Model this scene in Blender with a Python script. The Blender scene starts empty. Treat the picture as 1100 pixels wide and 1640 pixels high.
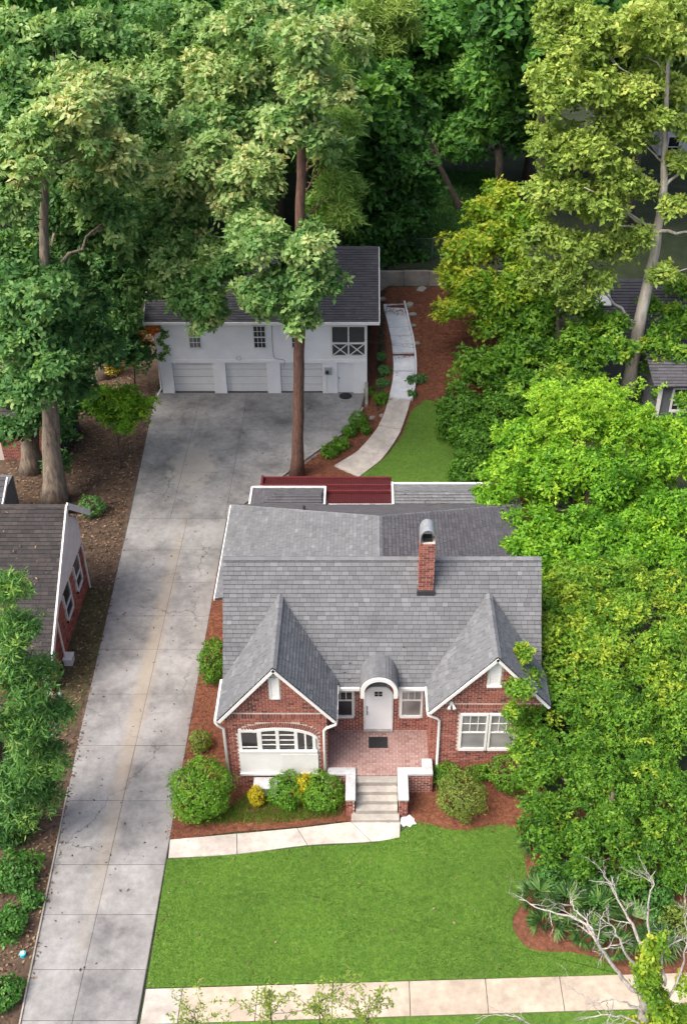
import bpy, bmesh, math, random
import numpy as np
from mathutils import Vector, Matrix

# ------------------------------------------------------------------ camera, sky, sun, exposure
SC = bpy.context.scene
COL = SC.collection
R = math.radians
CAM_H, PITCH, FPX, CX, CY = 31.0, R(36), 1700.0, 585.0, 820.0
cam = bpy.data.cameras.new("camera")
cam_o = bpy.data.objects.new("camera", cam); COL.objects.link(cam_o)
cam_o.location = (0, 0, CAM_H)
cam_o.rotation_euler = (R(90) - PITCH, 0, 0)
cam.sensor_fit = 'VERTICAL'; cam.sensor_height = 24.0
cam.lens = 24.0 * FPX / 1640.0
cam.shift_x = (550.0 - CX) / 1640.0
cam.clip_start = 0.5; cam.clip_end = 2000
SC.camera = cam_o

SUN_EL, SUN_AZ = R(55), R(-122)          # azimuth from +Y, clockwise: the light comes from the left and a little behind the camera
w = bpy.data.worlds.new("World"); SC.world = w; w.use_nodes = True
nt = w.node_tree
sky = nt.nodes.new('ShaderNodeTexSky'); sky.sky_type = 'NISHITA'; sky.sun_disc = False
sky.sun_elevation = SUN_EL; sky.sun_rotation = SUN_AZ
sky.air_density = 0.9; sky.dust_density = 7.5; sky.ozone_density = 0.9
nt.links.new(sky.outputs[0], nt.nodes['Background'].inputs[0])
nt.nodes['Background'].inputs[1].default_value = 0.15
sl = bpy.data.lights.new("sun", 'SUN'); sl.energy = 1.5; sl.angle = R(42); sl.color = (1.0, 0.96, 0.9)
so = bpy.data.objects.new("sun", sl); COL.objects.link(so)
sd = Vector((math.sin(SUN_AZ) * math.cos(SUN_EL), math.cos(SUN_AZ) * math.cos(SUN_EL), math.sin(SUN_EL)))
so.rotation_euler = sd.to_track_quat('Z', 'Y').to_euler()
so.location = (-20, -10, 60)
SC.view_settings.view_transform = 'Standard'; SC.view_settings.look = 'None'
SC.view_settings.exposure = 1.02; SC.view_settings.gamma = 1.0
SC.cycles.max_bounces = 6; SC.cycles.diffuse_bounces = 3; SC.cycles.transmission_bounces = 4
SC.cycles.transparent_max_bounces = 4; SC.cycles.use_denoising = True

# ------------------------------------------------------------------ pixel helpers (a pixel gives a direction, the depth comes from z or Y)
_c, _s = math.cos(PITCH), math.sin(PITCH)
def ray(px, py):
    u, v = (px - CX) / FPX, (py - CY) / FPX
    return (u, _c - v * _s, -_s - v * _c)
def P(px, py, z=0.0):
    r = ray(px, py); t = (z - CAM_H) / r[2]
    return Vector((r[0] * t, r[1] * t, z))
def PY(px, py, Y):
    r = ray(px, py); t = Y / r[1]
    return Vector((r[0] * t, Y, CAM_H + r[2] * t))
def depth(p): return p[1] * _c - (p[2] - CAM_H) * _s
def sm(t):
    t = min(1, max(0, t)); return t * t * (3 - 2 * t)
def hgt(x, y):
    side = sm((x - 0.25) / 1.0) * (1 - sm((x - 9) / 5))
    z = 2.4 * sm((y - 47.5) / 14.5) * side
    z += 1.0 * sm((y - 64.55) / 0.3)
    if y > 64.85: z += 2.4 * (1 - side) * sm((y - 66) / 6)
    return z

# ------------------------------------------------------------------ materials
def nodes(name):
    m = bpy.data.materials.new(name); m.use_nodes = True
    return m, m.node_tree, m.node_tree.nodes['Principled BSDF']
def nd(t, typ, **kw):
    n = t.nodes.new(typ)
    for k, v in kw.items(): setattr(n, k, v)
    return n
def rgb(c): return (c[0], c[1], c[2], 1)
def noise(t, scale, detail=4, rough=.55, vec=None, out='Fac'):
    n = nd(t, 'ShaderNodeTexNoise'); n.inputs['Scale'].default_value = scale
    n.inputs['Detail'].default_value = detail; n.inputs['Roughness'].default_value = rough
    if vec is not None: t.links.new(vec, n.inputs['Vector'])
    return n.outputs[out]
def ramp(t, fac, stops):
    n = nd(t, 'ShaderNodeValToRGB'); t.links.new(fac, n.inputs[0])
    e = n.color_ramp.elements
    while len(e) < len(stops): e.new(.5)
    for k, (p, c) in enumerate(stops): e[k].position = p; e[k].color = rgb(c) if len(c) == 3 else c
    return n.outputs[0]
def mix(t, fac, a, b, mode='MIX'):
    n = nd(t, 'ShaderNodeMix', data_type='RGBA', blend_type=mode)
    for sock, v in ((n.inputs[0], fac), (n.inputs[6], a), (n.inputs[7], b)):
        if isinstance(v, (int, float)): sock.default_value = v
        elif isinstance(v, tuple): sock.default_value = rgb(v)
        else: t.links.new(v, sock)
    return n.outputs[2]
def pos(t): return nd(t, 'ShaderNodeNewGeometry').outputs['Position']
def tintv(t):
    n = nd(t, 'ShaderNodeAttribute'); n.attribute_name = 'tint'; return n.outputs['Fac']
def bump(t, b, h, strength=.3, dist=.02):
    n = nd(t, 'ShaderNodeBump'); n.inputs['Strength'].default_value = strength; n.inputs['Distance'].default_value = dist
    t.links.new(h, n.inputs['Height']); t.links.new(n.outputs[0], b.inputs['Normal'])
def m_plain(name, c, rough=.6, var=.15, scale=3.0, metal=0.0, bmp=0.0, fine=40):
    m, t, b = nodes(name); p = pos(t)
    lo = tuple(x * (1 - var) for x in c); hi = tuple(min(1, x * (1 + var)) for x in c)
    f = noise(t, scale, 6, .65, p)
    t.links.new(ramp(t, f, [(.3, lo), (.7, hi)]), b.inputs['Base Color'])
    b.inputs['Roughness'].default_value = rough; b.inputs['Metallic'].default_value = metal
    if bmp: bump(t, b, noise(t, fine, 4, .6, p), bmp)
    return m
def m_tint(name, stops, rough=.8, wear=.25, scale=1.2, bmp=.3, fine=60, dark=(.5, .5, .5)):
    """piece colour from the per-piece tint plus weathering"""
    m, t, b = nodes(name); p = pos(t)
    c = ramp(t, tintv(t), stops)
    f = ramp(t, noise(t, scale, 6, .65, p), [(.35, (0, 0, 0)), (.7, (1, 1, 1))])
    c2 = mix(t, 1.0, c, dark, 'MULTIPLY')
    k = nd(t, 'ShaderNodeMath', operation='MULTIPLY'); t.links.new(f, k.inputs[0]); k.inputs[1].default_value = wear
    c = mix(t, k.outputs[0], c, c2)
    g = noise(t, fine, 3, .7, p)
    c = mix(t, .35, c, ramp(t, g, [(.3, (.25, .25, .25)), (.7, (.75, .75, .75))]), 'OVERLAY')
    t.links.new(c, b.inputs['Base Color']); b.inputs['Roughness'].default_value = rough
    if bmp: bump(t, b, g, bmp, .01)
    return m
def m_leaf(name, stops, trans=.42, rough=.5, gain=1.6):
    m, t, b = nodes(name)
    stops = [(p_, tuple(min(.7, x * gain) for x in c_)) for p_, c_ in stops]
    c = ramp(t, tintv(t), stops)
    b.inputs['Roughness'].default_value = rough
    b.inputs['Specular IOR Level'].default_value = .25
    t.links.new(c, b.inputs['Base Color'])
    tr = nd(t, 'ShaderNodeBsdfTranslucent')
    t.links.new(mix(t, 1.0, c, (1.0, 1.0, .55), 'MULTIPLY'), tr.inputs['Color'])
    ms = nd(t, 'ShaderNodeMixShader'); ms.inputs[0].default_value = trans
    t.links.new(b.outputs[0], ms.inputs[1]); t.links.new(tr.outputs[0], ms.inputs[2])
    t.links.new(ms.outputs[0], t.nodes['Material Output'].inputs['Surface'])
    return m
def m_concrete(name, base, stain, drive=False):
    m, t, b = nodes(name); p = pos(t)
    n1 = noise(t, .55, 8, .62, p); n2 = noise(t, 3.2, 6, .7, p); n3 = noise(t, 45, 3, .7, p)
    c = ramp(t, n1, [(.33, stain), (.5, base), (.68, tuple(min(1, x * 1.28) for x in base))])
    c = mix(t, .42, c, ramp(t, n2, [(.32, (.3, .3, .3)), (.68, (.72, .72, .72))]), 'OVERLAY')
    c = mix(t, .3, c, ramp(t, n3, [(.3, (.3, .3, .3)), (.7, (.7, .7, .7))]), 'OVERLAY')
    c = mix(t, .8, c, ramp(t, tintv(t), [(0, (.86, .86, .88)), (1, (1, 1, 1))]), 'MULTIPLY')
    if drive:
        def blob(x, y, sx, sy, warp=1.0, sharp=.35):
            mp = nd(t, 'ShaderNodeMapping'); mp.vector_type = 'POINT'
            t.links.new(p, mp.inputs['Vector'])
            mp.inputs['Location'].default_value = (-x / sx, -y / sy, 0); mp.inputs['Scale'].default_value = (1 / sx, 1 / sy, 0)
            wn = noise(t, 1.3, 4, .6, p, 'Color')
            ad = nd(t, 'ShaderNodeVectorMath', operation='MULTIPLY_ADD'); t.links.new(wn, ad.inputs[0])
            ad.inputs[1].default_value = (warp, warp, 0); t.links.new(mp.outputs[0], ad.inputs[2])
            sb = nd(t, 'ShaderNodeVectorMath', operation='SUBTRACT'); t.links.new(ad.outputs[0], sb.inputs[0]); sb.inputs[1].default_value = (warp / 2, warp / 2, 0)
            ln = nd(t, 'ShaderNodeVectorMath', operation='LENGTH'); t.links.new(sb.outputs[0], ln.inputs[0])
            return ramp(t, ln.outputs['Value'], [(1 - sharp, (1, 1, 1)), (1, (0, 0, 0))])
        pale = blob(-9.1, 46.6, 1.35, 2.5, 1.6, .28)
        c = mix(t, pale, c, mix(t, .62, c, (.36, .335, .295)))
        oil = blob(-10.6, 52.6, 2.2, 1.9, 1.5, .8)
        c = mix(t, .4, c, mix(t, oil, (1, 1, 1), (.5, .5, .52)), 'MULTIPLY')
        oil2 = blob(-4.0, 51.5, 2.8, 1.6, 1.5, .8)
        c = mix(t, .35, c, mix(t, oil2, (1, 1, 1), (.52, .52, .54)), 'MULTIPLY')
        # tan clay washed along the middle joint
        track = blob(-8.95, 31.0, .5, 14, .8, .75)
        c = mix(t, track, c, mix(t, .6, c, (.29, .245, .185)))
        wv = nd(t, 'ShaderNodeVectorMath', operation='MULTIPLY_ADD'); t.links.new(noise(t, .8, 5, .6, p, 'Color'), wv.inputs[0]); wv.inputs[1].default_value = (1.6, 1.6, 0); t.links.new(p, wv.inputs[2])
        vo = nd(t, 'ShaderNodeTexVoronoi', feature='DISTANCE_TO_EDGE'); vo.inputs['Scale'].default_value = .16; t.links.new(wv.outputs[0], vo.inputs['Vector'])
        crk = ramp(t, vo.outputs['Distance'], [(.0015, (1, 1, 1)), (.0045, (0, 0, 0))])
        msk = ramp(t, noise(t, .25, 2, .5, p), [(.5, (0, 0, 0)), (.56, (.75, .75, .75))])
        c = mix(t, mix(t, 1.0, crk, msk, 'MULTIPLY'), c, (.05, .047, .043))
        track2 = blob(-6.95, 30, .35, 16, .8, .8)
        c = mix(t, track2, c, mix(t, .5, c, (.18, .17, .16)))
    t.links.new(c, b.inputs['Base Color']); b.inputs['Roughness'].default_value = .85
    bump(t, b, n3, .25, .01)
    return m
def m_ground(name, stops, scale, fine, f_amt=.5, rough=.95, big=.25):
    m, t, b = nodes(name); p = pos(t)
    c = ramp(t, noise(t, scale, 8, .7, p), stops)
    c = mix(t, f_amt, c, ramp(t, noise(t, fine, 4, .75, p), [(.3, (.2, .2, .2)), (.7, (.8, .8, .8))]), 'OVERLAY')
    c = mix(t, big, c, ramp(t, noise(t, .35, 4, .6, p), [(.35, (.25, .25, .25)), (.65, (.75, .75, .75))]), 'OVERLAY')
    t.links.new(c, b.inputs['Base Color']); b.inputs['Roughness'].default_value = rough
    bump(t, b, noise(t, fine, 5, .7, p), .6, .05)
    return m
def m_bark(name, a, c2, scale=9):
    m, t, b = nodes(name); p = pos(t)
    mp = nd(t, 'ShaderNodeMapping'); mp.inputs['Scale'].default_value = (1, 1, .22); t.links.new(p, mp.inputs['Vector'])
    f = noise(t, scale, 6, .7, mp.outputs[0])
    t.links.new(ramp(t, f, [(.35, a), (.65, c2)]), b.inputs['Base Color'])
    b.inputs['Roughness'].default_value = .9; bump(t, b, f, .7, .05)
    return m
def m_glass(name, c=(.02, .022, .025)):
    m, t, b = nodes(name)
    t.links.new(ramp(t, noise(t, .9, 2, .5, pos(t)), [(.3, tuple(x * .6 for x in c)), (.7, tuple(x * 1.6 for x in c))]), b.inputs['Base Color'])
    b.inputs['Roughness'].default_value = .08; b.inputs['Specular IOR Level'].default_value = .6
    return m

M = {}
M['white'] = m_plain('white_paint', (.68, .68, .67), .55, .06, 2.5, bmp=.1)
M['white_wall'] = m_plain('white_painted_masonry', (.76, .77, .78), .7, .06, 1.2, bmp=.3, fine=25)
M['door'] = m_plain('door_paint', (.74, .75, .76), .45, .04, 2)
M['garage_door'] = m_plain('garage_door_paint', (.68, .685, .68), .5, .06, 2)
M['trim_grey'] = m_plain('weathered_trim', (.62, .62, .61), .6, .15, 4)
M['glass'] = m_glass('window_glass')
M['glass_pale'] = m_glass('window_glass_with_blind', (.2, .2, .2))
M['dark'] = m_plain('dark_void', (.015, .015, .015), .9, .2)
M['screen'] = m_plain('insect_screen', (.05, .05, .052), .7, .2, 8)
M['brick'] = m_tint('red_brick', [(0, (.10, .035, .03)), (.3, (.21, .062, .045)), (.65, (.30, .095, .065)), (1, (.37, .14, .10))], .85, .35, 2.5, .3, 50)
M['mortar'] = m_plain('mortar', (.52, .48, .44), .9, .15, 8)
M['paver'] = m_tint('porch_paver', [(0, (.22, .125, .112)), (.5, (.275, .168, .152)), (1, (.32, .21, .192))], .85, .4, 1.5, .3, 50, (.7, .68, .66))
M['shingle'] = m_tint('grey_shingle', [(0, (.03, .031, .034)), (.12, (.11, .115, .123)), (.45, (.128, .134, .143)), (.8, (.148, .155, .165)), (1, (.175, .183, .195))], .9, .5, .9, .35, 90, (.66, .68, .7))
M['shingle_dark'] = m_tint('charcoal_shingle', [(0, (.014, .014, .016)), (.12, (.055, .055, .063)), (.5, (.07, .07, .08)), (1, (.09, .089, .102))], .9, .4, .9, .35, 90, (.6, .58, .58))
M['shingle_brown'] = m_tint('brown_grey_shingle', [(0, (.006, .006, .006)), (.12, (.018, .016, .017)), (.5, (.028, .025, .026)), (1, (.05, .042, .04))], .9, .5, 1.2, .35, 90, (.55, .5, .48))
M['shingle_base'] = m_plain('roof_underlay', (.03, .031, .034), .95, .2)
M['concrete'] = m_concrete('driveway_concrete', (.215, .214, .211), (.118, .118, .12), True)
M['joint'] = m_plain('joint_dirt', (.06, .055, .05), .95, .4, 3)
M['sidewalk'] = m_concrete('sidewalk_concrete', (.38, .32, .25), (.30, .25, .195))
M['walk'] = m_concrete('walk_concrete', (.42, .385, .345), (.33, .30, .265))
M['path_pale'] = m_concrete('painted_path', (.62, .64, .66), (.54, .56, .58))
M['step'] = m_concrete('step_concrete', (.30, .28, .25), (.2, .187, .165))
M['coping'] = m_concrete('coping_stone', (.43, .44, .45), (.33, .34, .35))
M['old_concrete'] = m_concrete('old_concrete', (.27, .25, .22), (.13, .12, .10))
M['mulch'] = m_ground('pine_straw_mulch', [(.3, (.065, .024, .013)), (.5, (.145, .053, .027)), (.7, (.24, .095, .05))], 6, 55, .55)
M['dirt'] = m_ground('leaf_litter_soil', [(.3, (.035, .024, .016)), (.5, (.075, .048, .031)), (.7, (.14, .092, .06))], 3, 40, .6)
M['moss'] = m_ground('mossy_soil', [(.3, (.03, .028, .014)), (.5, (.06, .058, .02)), (.72, (.12, .105, .05))], 2.5, 35, .5)
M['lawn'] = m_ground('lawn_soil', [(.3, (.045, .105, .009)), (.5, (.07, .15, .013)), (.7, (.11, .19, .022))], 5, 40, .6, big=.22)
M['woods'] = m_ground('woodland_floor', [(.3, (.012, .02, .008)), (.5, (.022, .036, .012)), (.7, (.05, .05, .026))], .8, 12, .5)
M['asphalt'] = m_plain('asphalt', (.05, .05, .052), .9, .2, 5, bmp=.3)
M['red_metal'] = m_plain('red_painted_metal', (.10, .018, .02), .45, .2, 3)
M['red_dark'] = m_plain('red_metal_weathered', (.045, .009, .01), .5, .3, 6)
M['galv'] = m_plain('galvanised_metal', (.36, .38, .40), .4, .2, 5, .5)
M['lead'] = m_plain('dark_flashing', (.03, .03, .033), .6, .3, 5)
M['pipe'] = m_plain('blue_grey_pipe', (.10, .14, .16), .5, .2, 4)
M['mat'] = m_plain('black_rubber', (.012, .013, .015), .9, .3, 20, bmp=.3)
M['metal_box'] = m_plain('grey_meter_metal', (.33, .35, .36), .5, .1, 5)
M['teal'] = m_plain('teal_plastic', (.05, .42, .5), .5, .1)
M['hose'] = m_plain('green_hose', (.01, .16, .07), .4, .1)
M['chain'] = m_plain('fence_wire', (.11, .14, .13), .5, .2)
M['siding'] = m_plain('grey_white_siding', (.55, .55, .54), .65, .14, 3)
M['grey_wall'] = m_plain('slate_grey_wall', (.10, .11, .125), .7, .15, 3)
M['far_wall'] = m_plain('pale_grey_siding', (.55, .56, .58), .7, .1, 2)
M['far_roof'] = m_plain('far_grey_roof', (.28, .27, .28), .9, .2, 3)
M['bark_pine'] = m_bark('pine_bark', (.06, .032, .024), (.17, .09, .066), 12)
M['bark_oak'] = m_bark('oak_bark', (.075, .06, .046), (.27, .22, .17), 7)
M['bark_dark'] = m_bark('dark_bark', (.03, .024, .018), (.10, .08, .06), 8)
M['bark_pale'] = m_bark('sycamore_bark', (.32, .275, .23), (.64, .59, .52), 3.5)
M['bark_dead'] = m_bark('bleached_dead_wood', (.20, .18, .16), (.46, .43, .40), 14)
G = {}
G['oak'] = m_leaf('oak_leaves', [(0, (.022, .062, .016)), (.35, (.055, .12, .034)), (.65, (.115, .18, .06)), (.9, (.165, .22, .088)), (1, (.22, .225, .1))], gain=2.4, trans=.45)
G['oak_blue'] = m_leaf('blue_green_oak_leaves', [(0, (.016, .05, .016)), (.4, (.036, .09, .026)), (.75, (.07, .135, .038)), (1, (.14, .19, .06))], gain=2.5)
G['dark'] = m_leaf('dark_woodland_leaves', [(0, (.012, .038, .010)), (.45, (.026, .075, .014)), (.8, (.05, .12, .022)), (1, (.09, .17, .03))], gain=2.7)
G['maple'] = m_leaf('maple_leaves', [(0, (.02, .06, .014)), (.45, (.042, .115, .022)), (.8, (.08, .17, .034)), (1, (.13, .22, .05))], gain=2.5)
G['syc'] = m_leaf('sycamore_leaves', [(0, (.05, .09, .016)), (.4, (.10, .15, .028)), (.75, (.15, .205, .04)), (1, (.21, .24, .06))], gain=2.3)
G['yellowgreen'] = m_leaf('yellow_green_leaves', [(0, (.03, .085, .008)), (.4, (.075, .165, .014)), (.75, (.15, .25, .02)), (1, (.3, .32, .035))])
G['bright'] = m_leaf('bright_green_leaves', [(0, (.03, .10, .008)), (.4, (.075, .2, .012)), (.75, (.145, .3, .02)), (1, (.26, .4, .035))], gain=1.45)
G['mid'] = m_leaf('mid_green_leaves', [(0, (.022, .07, .008)), (.4, (.06, .15, .014)), (.8, (.12, .225, .022)), (1, (.23, .29, .03))])
G['cedar'] = m_leaf('cedar_foliage', [(0, (.014, .045, .012)), (.5, (.034, .095, .022)), (.85, (.075, .155, .034)), (1, (.15, .23, .05))], gain=2.1)
G['pine'] = m_leaf('pine_needles', [(0, (.045, .11, .02)), (.5, (.10, .19, .036)), (1, (.2, .28, .065))])
G['box'] = m_leaf('glossy_shrub_leaves', [(0, (.022, .07, .006)), (.5, (.06, .152, .011)), (1, (.135, .24, .02))], .25, .35, gain=1.6)
G['olive'] = m_leaf('olive_shrub_leaves', [(0, (.04, .07, .012)), (.5, (.09, .135, .022)), (1, (.16, .2, .035))], .25)
G['yellow'] = m_leaf('golden_shrub_leaves', [(0, (.25, .22, .01)), (.5, (.5, .42, .015)), (1, (.66, .56, .05))], gain=1.0)
G['orange'] = m_leaf('autumn_leaves', [(0, (.12, .14, .02)), (.4, (.3, .24, .03)), (.75, (.42, .2, .04)), (1, (.45, .1, .04))])
G['grass'] = m_leaf('grass_blades', [(0, (.04, .12, .010)), (.5, (.085, .215, .016)), (1, (.17, .32, .035))], .3, gain=1.0)
G['litter'] = m_leaf('fallen_leaves', [(0, (.03, .02, .014)), (.5, (.11, .065, .04)), (1, (.28, .2, .13))], .1, .8, gain=1.0)
G['straw'] = m_leaf('pine_straw', [(0, (.06, .02, .012)), (.5, (.16, .055, .028)), (1, (.29, .125, .065))], .1, .8, gain=1.0)
G['palm'] = m_leaf('palmetto_blades', [(0, (.012, .04, .010)), (.5, (.04, .10, .024)), (1, (.12, .2, .05))], .2, .35, gain=1.15)

# ------------------------------------------------------------------ mesh helpers
LOC = {}
def link(o, parent=None):
    COL.objects.link(o)
    if parent is not None: o.parent = parent
    return o
def tag(o, label=None, cat=None, group=None, kind=None):
    if label: o['label'] = label
    if cat: o['category'] = cat
    if group: o['group'] = group
    if kind: o['kind'] = kind
    return o
def thing(name, label, cat, loc=(0, 0, 0), group=None):
    o = link(bpy.data.objects.new(name, None)); o.location = loc; o.empty_display_size = .2
    LOC[o] = Vector(loc)
    return tag(o, label, cat, group)
class MB:
    def __init__(s): s.v = []; s.f = []; s.t = []
    def poly(s, pts, tint=.5):
        b = len(s.v); s.v += [tuple(p) for p in pts]; s.f.append(tuple(range(b, b + len(pts)))); s.t.append(tint); return s
    def box(s, x0, x1, y0, y1, z0, z1, tint=.5):
        return s.obox(Vector((x0, y0, z0)), Vector((x1 - x0, 0, 0)), Vector((0, y1 - y0, 0)), Vector((0, 0, z1 - z0)), tint)
    def obox(s, o, a, b_, c, tint=.5):
        o, a, b_, c = map(Vector, (o, a, b_, c))
        if a.cross(b_).dot(c) < 0: a, b_ = b_, a
        k = len(s.v)
        s.v += [tuple(q) for q in (o, o + a, o + a + b_, o + b_, o + c, o + a + c, o + a + b_ + c, o + b_ + c)]
        for f in ((0, 3, 2, 1), (4, 5, 6, 7), (0, 1, 5, 4), (1, 2, 6, 5), (2, 3, 7, 6), (3, 0, 4, 7)):
            s.f.append(tuple(k + i for i in f)); s.t.append(tint)
        return s
    def bar(s, p, q, w_, h_, up=(0, 0, 1), tint=.5):
        p, q = Vector(p), Vector(q); d = (q - p); u = Vector(up)
        sd_ = d.cross(u).normalized(); u2 = sd_.cross(d).normalized()
        return s.obox(p - sd_ * w_ / 2 - u2 * h_ / 2, d, sd_ * w_, u2 * h_, tint)
    def extrude(s, pts, vec, tint=.5):
        """closed prism from polygon pts moved along vec"""
        pts = [Vector(p) for p in pts]; v = Vector(vec); n = len(pts); k = len(s.v)
        nrm = Vector((0, 0, 0))
        for i in range(n): nrm += (pts[i] - pts[0]).cross(pts[(i + 1) % n] - pts[0])
        if nrm.dot(v) > 0: pts.reverse()
        s.v += [tuple(p) for p in pts] + [tuple(p + v) for p in pts]
        s.f.append(tuple(range(k, k + n))); s.t.append(tint)
        s.f.append(tuple(range(k + 2 * n - 1, k + n - 1, -1))); s.t.append(tint)
        for i in range(n):
            j = (i + 1) % n
            s.f.append((k + j, k + i, k + n + i, k + n + j)); s.t.append(tint)
        return s
    def tube(s, pts, rad, n=8, cap=True, tint=.5):
        pts = [Vector(p) for p in pts]; k0 = len(s.v)
        if not hasattr(rad, '__len__'): rad = [rad] * len(pts)
        ref = None
        for i, p in enumerate(pts):
            d = (pts[min(i + 1, len(pts) - 1)] - pts[max(i - 1, 0)]).normalized()
            if ref is None: ref = d.orthogonal().normalized()
            ref = (ref - d * ref.dot(d))
            ref = ref.normalized() if ref.length > 1e-6 else d.orthogonal().normalized()
            b_ = d.cross(ref)
            for j in range(n):
                a = 2 * math.pi * j / n
                s.v.append(tuple(p + (ref * math.cos(a) + b_ * math.sin(a)) * rad[i]))
        for i in range(len(pts) - 1):
            for j in range(n):
                a, b2 = k0 + i * n + j, k0 + i * n + (j + 1) % n
                s.f.append((a, b2, b2 + n, a + n)); s.t.append(tint)
        if cap:
            s.f.append(tuple(k0 + j for j in range(n - 1, -1, -1))); s.t.append(tint)
            e = k0 + (len(pts) - 1) * n
            s.f.append(tuple(e + j for j in range(n))); s.t.append(tint)
        return s
    def build(s, name, mat, parent=None, smooth=False, bevel=0):
        me = bpy.data.meshes.new(name)
        off = root_loc(parent)
        me.from_pydata([(a - off[0], b_ - off[1], c - off[2]) for a, b_, c in s.v], [], s.f)
        at = me.attributes.new('tint', 'FLOAT', 'FACE'); at.data.foreach_set('value', np.array(s.t, 'f'))
        if smooth: me.polygons.foreach_set('use_smooth', [True] * len(me.polygons))
        me.materials.append(mat); me.update()
        o = link(bpy.data.objects.new(name, me), parent)
        if bevel:
            b_ = o.modifiers.new('bevel', 'BEVEL'); b_.width = bevel; b_.segments = 2; b_.limit_method = 'ANGLE'
        return o
def root_loc(parent):
    o = Vector((0, 0, 0)); p = parent
    while p is not None: o += p.location; p = p.parent
    return o
def solo(name, mb, mat, label, cat, group=None, **kw):
    return tag(mb.build(name, mat, None, **kw), label, cat, group)
def box_part(name, b, mat, parent, bevel=0):
    return MB().box(*b).build(name, mat, parent, bevel=bevel)

def clip(poly, region):
    """clip convex 2-D poly to convex ccw region"""
    out = list(poly)
    for i in range(len(region)):
        a, b_ = region[i], region[(i + 1) % len(region)]
        inp, out = out, []
        if not inp: return []
        def sidef(p): return (b_[0] - a[0]) * (p[1] - a[1]) - (b_[1] - a[1]) * (p[0] - a[0])
        for j in range(len(inp)):
            p, q = inp[j], inp[(j + 1) % len(inp)]
            sp, sq = sidef(p), sidef(q)
            if sp >= 0: out.append(p)
            if sp * sq < 0:
                k = sp / (sp - sq); out.append((p[0] + (q[0] - p[0]) * k, p[1] + (q[1] - p[1]) * k))
    return out
def area2(p): return abs(sum(p[i][0] * p[(i + 1) % len(p)][1] - p[(i + 1) % len(p)][0] * p[i][1] for i in range(len(p)))) / 2
def ccw(p):
    return p if sum(p[i][0] * p[(i + 1) % len(p)][1] - p[(i + 1) % len(p)][0] * p[i][1] for i in range(len(p))) > 0 else p[::-1]

def roof_plane(parent, corners, mat, name='roof_slope', exposure=.16, tab=.26, singles=0, seed=1, thick=.10, base=None):
    """corners: eave-left, eave-right, then round to the top, seen from outside; shingles are laid course by course"""
    rnd = random.Random(seed)
    c = [Vector(p) for p in corners]
    u = (c[1] - c[0]).normalized(); n = None
    for i in range(2, len(c)):
        n = u.cross(c[i] - c[0])
        if n.length > 1e-3: break
    n.normalize()
    if n.z < 0: n = -n
    v = n.cross(u).normalized()
    if v.z < 0: v = -v
    reg = ccw([((p - c[0]).dot(u), (p - c[0]).dot(v)) for p in c])
    sl_ = MB().extrude(c, -n * thick).build(name, base or M['shingle_base'], parent)
    umin, umax = min(p[0] for p in reg), max(p[0] for p in reg); vmax = max(p[1] for p in reg)
    cells = []; row = 0; vv = 0
    while vv < vmax:
        uu = umin - rnd.random() * tab
        while uu < umax:
            wd = tab * rnd.uniform(.7, 1.35)
            q = clip([(uu + .004, vv), (uu + wd - .004, vv), (uu + wd - .004, vv + exposure - .016), (uu + .004, vv + exposure - .016)], reg)
            if len(q) >= 3 and area2(q) > .002: cells.append((q, vv, min(1, max(.15, rnd.gauss(.55, .2))), rnd.uniform(.02, .032)))
            uu += wd
        vv += exposure; row += 1
    def add(mb, cell):
        q, v0, tn, hh = cell
        def pt(p, lift): return c[0] + u * p[0] + v * p[1] + n * lift
        top = [pt(p, .003 + hh * max(0, 1 - (p[1] - v0) / exposure)) for p in q]
        bot = [pt(p, -.004) for p in q]
        mb.poly(top, tn)
        for i in range(len(q)):
            j = (i + 1) % len(q); mb.poly([bot[i], bot[j], top[j], top[i]], 0)  # dark asphalt edges, deepened to put the course shadow lines into the colour
    one = cells[:singles]; rest = cells[singles:]
    for cl in one:
        mb = MB(); add(mb, cl); mb.build('shingle', mat, sl_)
    if rest:
        mb = MB()
        for cl in rest: add(mb, cl)
        tag(mb.build('shingle_courses', mat, sl_), kind='stuff')
    return sl_

def ridge_cap(parent, p, q, mat, wd=.24, step=.3, name='ridge_cap', seed=3):
    rnd = random.Random(seed); p, q = Vector(p), Vector(q); L = (q - p).length; d = (q - p) / L
    sd_ = d.cross(Vector((0, 0, 1))).normalized(); mb = MB(); k = 0; nrm = sd_.cross(d).normalized()
    while k < L:
        e = min(L, k + step + .02); tn = rnd.uniform(.45, .95)
        a0 = p + d * k + nrm * .035; a1 = p + d * e + nrm * .02
        for sg in (-1, 1):
            pts = [a0, a1, a1 + sd_ * sg * wd / 2 - nrm * .075, a0 + sd_ * sg * wd / 2 - nrm * .075]
            mb.poly(pts if sg > 0 else pts[::-1], tn)
        mb.poly([a0 + sd_ * wd / 2 - nrm * .075, a0, a0 - sd_ * wd / 2 - nrm * .075], tn)
        k += step
    return mb.build(name, mat, parent)

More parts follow.
